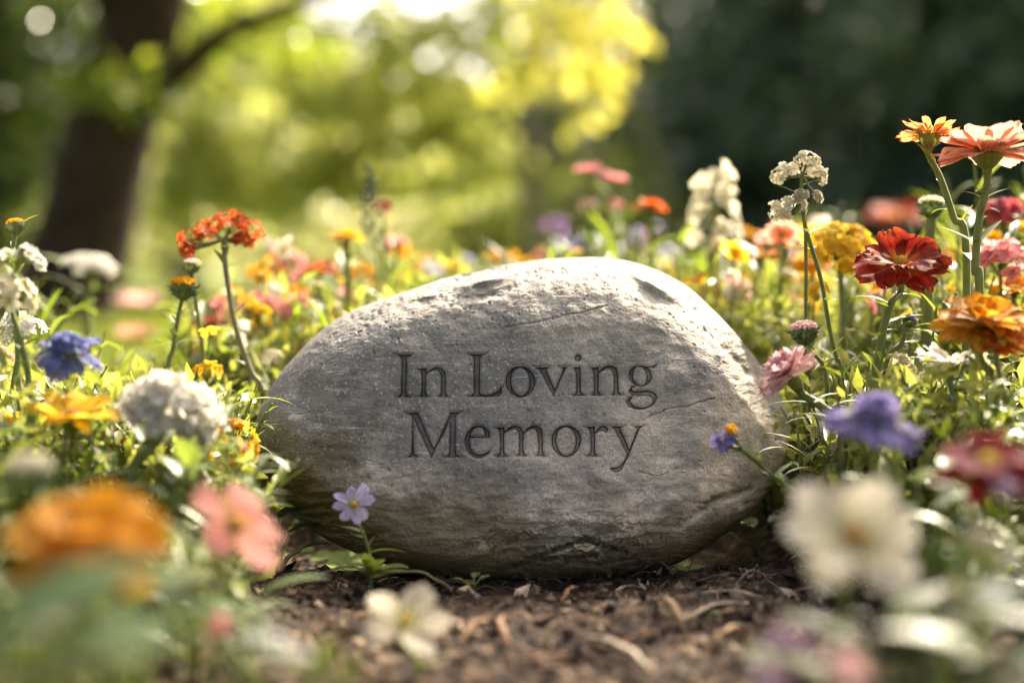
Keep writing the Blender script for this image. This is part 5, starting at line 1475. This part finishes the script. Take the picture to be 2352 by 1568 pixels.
def seedling(px, py, label, n, L, mat, seed):
    rng = np.random.RandomState(seed)
    base = G(px, py)
    base[2] = float(soil_height(base[:1], base[1:2])[0])
    root = empty('seedling', base, label, 'seedling')
    sm = MB()
    for k in range(n):
        a = rng.rand() * 6.28
        tip = base + np.array([math.cos(a) * L * .5, math.sin(a) * L * .3, L * rng.uniform(.5, 1.1)])
        sm.tube(catmull([base - (0, 0, .003), base + (tip - base) * np.array([.3, .3, .6]), tip], 4), .0006, 4)
        put_leaf(root, base, tip, a, L * .8, L * .5, mat, -.6, .5)
    sm.build('stem', STEMG, root, base)
seedling(1085, 1352, 'tiny two tone seedling sprouting at the foot of the stone', 6, .012, GREEN, 5)
seedling(650, 1215, 'small broad leaved sprout beside the blurred pink bloom', 5, .02, GREEN, 6)
seedling(1735, 1245, 'rounded dark leaves low at the right foot of the stone', 6, .028, GREEN, 7)
seedling(1612, 1446, 'pale green sprout lying on the sunlit soil', 2, .010, LIME, 9)
def runner(px, py, pts, label, seed):
    base = G(px, py)
    root = empty('runner', base, label, 'plant runner')
    sm = MB()
    sm.tube(catmull([P(*q) for q in pts], 6), .0007, 5)
    sm.build('stem', STEMP, root, base)
runner(852, 1318, [(850, 1312, .995), (800, 1300, .998), (760, 1310, 1.0), (735, 1318, 1.0)], 'arching pale runner reaching out from the lilac flower', 1)
runner(960, 1325, [(860, 1316, .99), (960, 1312, .99), (1000, 1330, .985), (1030, 1345, .985)], 'thin pale runner lying towards the tiny seedling', 2)
# large leaves low in front
def leaf_plant(px, py, d, label, mats, specs, seed):
    rng = np.random.RandomState(seed)
    b = P(px, py, d)
    base = np.array([b[0], b[1], 0.0])
    root = empty('broad_leaf_plant', base, label, 'plant')
    sm = MB()
    for (tx, ty, td, L, W, yaw, mk, droop) in specs:
        tip = P(tx, ty, td)
        s = catmull([base, base + (tip - base) * np.array([.4, .4, .7]), tip], 5)
        sm.tube(s, [.0022, .0014], 5)
        put_leaf(root, base, tip, yaw, L, W, mats[mk], droop, .5, label=None)
    sm.build('stem', STEMG, root, base)
mats = {'d': DARKGREEN, 'g': GREEN, 's': GREYGREEN, 'l': LIME, 'v': thin_mat('white edged leaf', [(0, (.1, .15, .05)), (.5, (.45, .48, .36)), (1, (.62, .62, .52))], trans=.35)}
leaf_plant(60, 1520, .50, 'very dark broad leaves blurred in the bottom left corner', mats, [(20, 1400, .48, .06, .035, .2, 'd', -.6), (120, 1480, .5, .055, .03, -.4, 'd', -.7), (-40, 1500, .5, .06, .03, .6, 'd', -.3), (200, 1500, .52, .045, .025, 1.0, 'd', -.8), (40, 1560, .46, .05, .03, -.2, 's', -.5)], 1)
leaf_plant(560, 1560, .62, 'white edged leaves blurred at the bottom beside the soil', mats, [(500, 1490, .62, .034, .018, .1, 'v', -.8), (545, 1530, .60, .036, .018, -.2, 'v', -.6), (600, 1545, .6, .03, .014, -.6, 'g', -.6)], 2)
leaf_plant(735, 1600, .62, 'bright lime leaf blurred at the bottom edge before the soil', mats, [(720, 1560, .62, .022, .012, 1.2, 'l', .5), (770, 1580, .62, .018, .009, .9, 'l', .4)], 3)
leaf_plant(600, 1390, .84, 'long grey green leaf lying over the edge of the soil', mats, [(600, 1362, .84, .042, .016, .05, 's', -.5), (560, 1408, .80, .03, .012, .0, 's', -.6), (540, 1400, .80, .025, .01, 2.6, 'g', -.6), (560, 1370, .84, .028, .01, 2.0, 'g', -.6)], 4)
leaf_plant(300, 1450, .66, 'mid green leaves blurred under the very large orange bloom', mats, [(260, 1380, .66, .05, .022, .2, 'g', -.6), (330, 1420, .62, .05, .02, -.4, 'd', -.7), (180, 1420, .62, .05, .022, 2.8, 'd', -.6), (420, 1440, .64, .045, .018, .1, 'g', -.8), (380, 1380, .7, .04, .016, 1.2, 's', -.7)], 5)
leaf_plant(2100, 1500, .6, 'olive leaves blurred low in the bottom right corner', mats, [(2050, 1420, .6, .045, .02, .3, 'g', -.6), (2150, 1450, .58, .05, .022, -.3, 'g', -.7), (2250, 1420, .6, .045, .02, .8, 'd', -.6), (1980, 1480, .6, .04, .016, 2.6, 'g', -.6), (2300, 1530, .55, .05, .022, 2.9, 'g', -.5), (1900, 1560, .6, .04, .016, 2.7, 'l', -.5)], 6)
leaf_plant(2130, 1120, .8, 'single round lime leaf blurred above the white bloom', mats, [(2105, 1105, .8, .016, .014, .4, 'l', -.2), (2150, 1160, .8, .03, .010, .2, 's', -.6), (2180, 1210, .78, .03, .012, 2.8, 'g', -.6)], 7)
leaf_plant(640, 1290, 1.06, 'dark leaves in the shade under the left end of the stone', mats, [(600, 1215, 1.07, .035, .016, 2.8, 'd', -.6), (660, 1225, 1.08, .03, .014, .2, 'd', -.5), (690, 1262, 1.07, .028, .012, -.2, 'd', -.6), (610, 1260, 1.05, .03, .012, 3.4, 'g', -.6), (640, 1190, 1.09, .03, .012, 1.0, 'd', -.6)], 9)
leaf_plant(100, 1090, .9, 'dark leaf pair under the golden yellow daisy', mats, [(60, 1000, .9, .04, .016, 3.3, 'd', -.5), (90, 1030, .9, .035, .014, .2, 'd', -.6), (150, 1120, .88, .05, .010, .2, 's', -.6), (330, 1080, .95, .05, .009, .1, 's', -.7), (400, 1100, .95, .05, .009, 2.7, 's', -.7)], 8)

def litter(kind, a, b, w, label, col, arch=.004):
    """a strip of straw or bark from picture point a to b on the soil"""
    p0, p1 = G(*a), G(*b)
    for p in (p0, p1):
        p[2] = float(soil_height(p[:1], p[1:2])[0]) + .003
    m = MB()
    n = 9
    t = np.linspace(0, 1, n)
    c_ = p0 + (p1 - p0) * t[:, None] + np.array([0, 0, 1]) * (np.sin(t * 3.14) * arch)[:, None]
    side = nrm(np.cross(p1 - p0, [0, 0.3, 1])) * w
    prof = np.sin(np.clip(t, .04, .97) * 3.14)[:, None] ** .5
    rng = np.random.RandomState(int(a[0]))
    up = np.array([0, 0, w * .35])
    j = rng.normal(size=(n, 3)) * w * .15
    V = np.stack([c_ - side * prof + j, c_ - side * prof * .4 + up + j, c_ + side * prof * .4 + up + j, c_ + side * prof + j, c_ - up * .3 + j], 1)
    m.grid(V, np.repeat(t, 5), rng.rand(), wrap=True)
    o = m.build(kind, col, None, loc=(p0 + p1) / 2)
    tag(o, label, {'straw': 'straw', 'bark_chip': 'bark chip', 'dry_leaf': 'dry leaf'}[kind], {'straw': 'straws on the soil', 'bark_chip': 'bark chips on the soil', 'dry_leaf': 'dry leaves on the soil'}[kind])
STRAW = solid_mat('bleached straw', [(.3, (.34, .25, .15)), (.7, (.62, .50, .36))], 90, .6)
CHIP = solid_mat('reddish bark chip', [(.3, (.14, .07, .035)), (.7, (.34, .20, .11))], 110, .8)
DRY = solid_mat('tan dry leaf', [(.3, (.30, .19, .09)), (.7, (.50, .34, .18))], 90, .7, .2)
litter('straw', (1560, 1442), (1715, 1408), .0030, 'long bleached straw shining on the sunlit soil', STRAW)
litter('straw', (1600, 1376), (1750, 1392), .0022, 'thin bleached straw just behind the long one', STRAW)
litter('dry_leaf', (1508, 1412), (1572, 1452), .0035, 'curled tan dry leaf before the long straw', DRY, .01)
litter('dry_leaf', (1290, 1392), (1330, 1352), .0022, 'narrow brown leaf tip standing by the foot of the stone', CHIP, .006)
litter('bark_chip', (1060, 1510), (1130, 1462), .003, 'bark chip leaning up in the middle of the soil', CHIP, .008)
litter('bark_chip', (1130, 1462), (1165, 1508), .0028, 'bark chip leaning against the middle one', CHIP, .008)
litter('bark_chip', (1120, 1520), (1250, 1535), .003, 'orange bark chip at the bottom of the soil', CHIP)
litter('straw', (1400, 1385), (1470, 1352), .0009, 'short dull straw under the overhang of the stone', STRAW)
litter('straw', (1330, 1500), (1500, 1560), .0035, 'broad blurred straw near the bottom edge', STRAW, .007)
litter('bark_chip', (880, 1490), (960, 1470), .003, 'pale bark chip behind the blurred cream bloom', DRY, .004)
litter('straw', (1690, 1358), (1760, 1345), .0008, 'fine straw in the dark gap at the right foot of the stone', STRAW, .008)
litter('bark_chip', (1230, 1560), (1330, 1525), .004, 'lumpy bark chip on the bottom edge', CHIP, .006)
litter('bark_chip', (1420, 1500), (1500, 1478), .003, 'brown bark chip below the curled dry leaf', CHIP, .005)
litter('dry_leaf', (1640, 1500), (1720, 1480), .004, 'flat tan leaf left of the blurred mauve bloom', DRY, .006)

# ------------------------------------------------------------------ labels of the many: each by its nearest landmark
MARKS = [('the blue ruffled flower', 155, 806), ('the golden yellow daisy', 168, 958), ('the big white cluster', 388, 925), ('the rust cluster', 508, 522), ('the yellow button bud', 421, 656), ('the wide pink cluster', 575, 697), ('the golden cluster touching the stone', 530, 1003),
         ('the red flower', 2070, 608), ('the salmon zinnia', 2268, 352), ('the thick yellow flower', 1935, 545), ('the big layered zinnia', 2262, 745), ('the white daisy', 2187, 836), ('the fringed pink flower', 1812, 858), ('the violet ruffled bloom', 2008, 960), ('the crimson bloom', 2270, 1062),
         ('the large white bloom', 1962, 1238), ('the very large orange bloom', 200, 1235), ('the blurred pink bloom', 540, 1205), ('the cream stock spike', 1638, 475), ('the coral pair', 1385, 405), ('the red orange flower', 1495, 476), ('the dark seed stalk', 850, 450), ('the flat golden flower', 796, 545),
         ('the low golden bloom', 1610, 655), ('the orange bloom', 1742, 592), ('the pink head', 668, 590), ('the white cluster by the edge', 42, 578), ('the tall white knots', 1845, 382), ('the crest of the stone', 1320, 592), ('the left shoulder of the stone', 680, 815), ('the right shoulder of the stone', 1690, 770), ('the small nodding flower', 1664, 1008), ('the bristly pink bud', 1846, 758)]
used = {}
FILL.sort(key=lambda f: f[2][1])
for root, look, p in FILL:
    px, py, d = pix(p)
    best = sorted(MARKS, key=lambda m: (m[1] - px) ** 2 + (m[2] - py) ** 2)
    done = False
    for m in best[:6]:
        dx, dy = px - m[1], py - m[2]
        far = math.hypot(dx, dy)
        if abs(dx) > abs(dy) * 2.2: rel = 'right of' if dx > 0 else 'left of'
        elif abs(dy) > abs(dx) * 2.2: rel = 'below' if dy > 0 else 'above'
        else: rel = ('low' if dy > 0 else 'high') + (' right of' if dx > 0 else ' left of')
        pre = 'close ' if far < 70 else '' if far < 150 else 'well '
        lb = f'{look} {pre}{rel} {m[0]}'
        if lb not in used:
            used[lb] = 1
            done = True
            break
    if not done:
        lb = f'{look} {pre}{rel} {best[0][0]}'
    root['label'] = lb
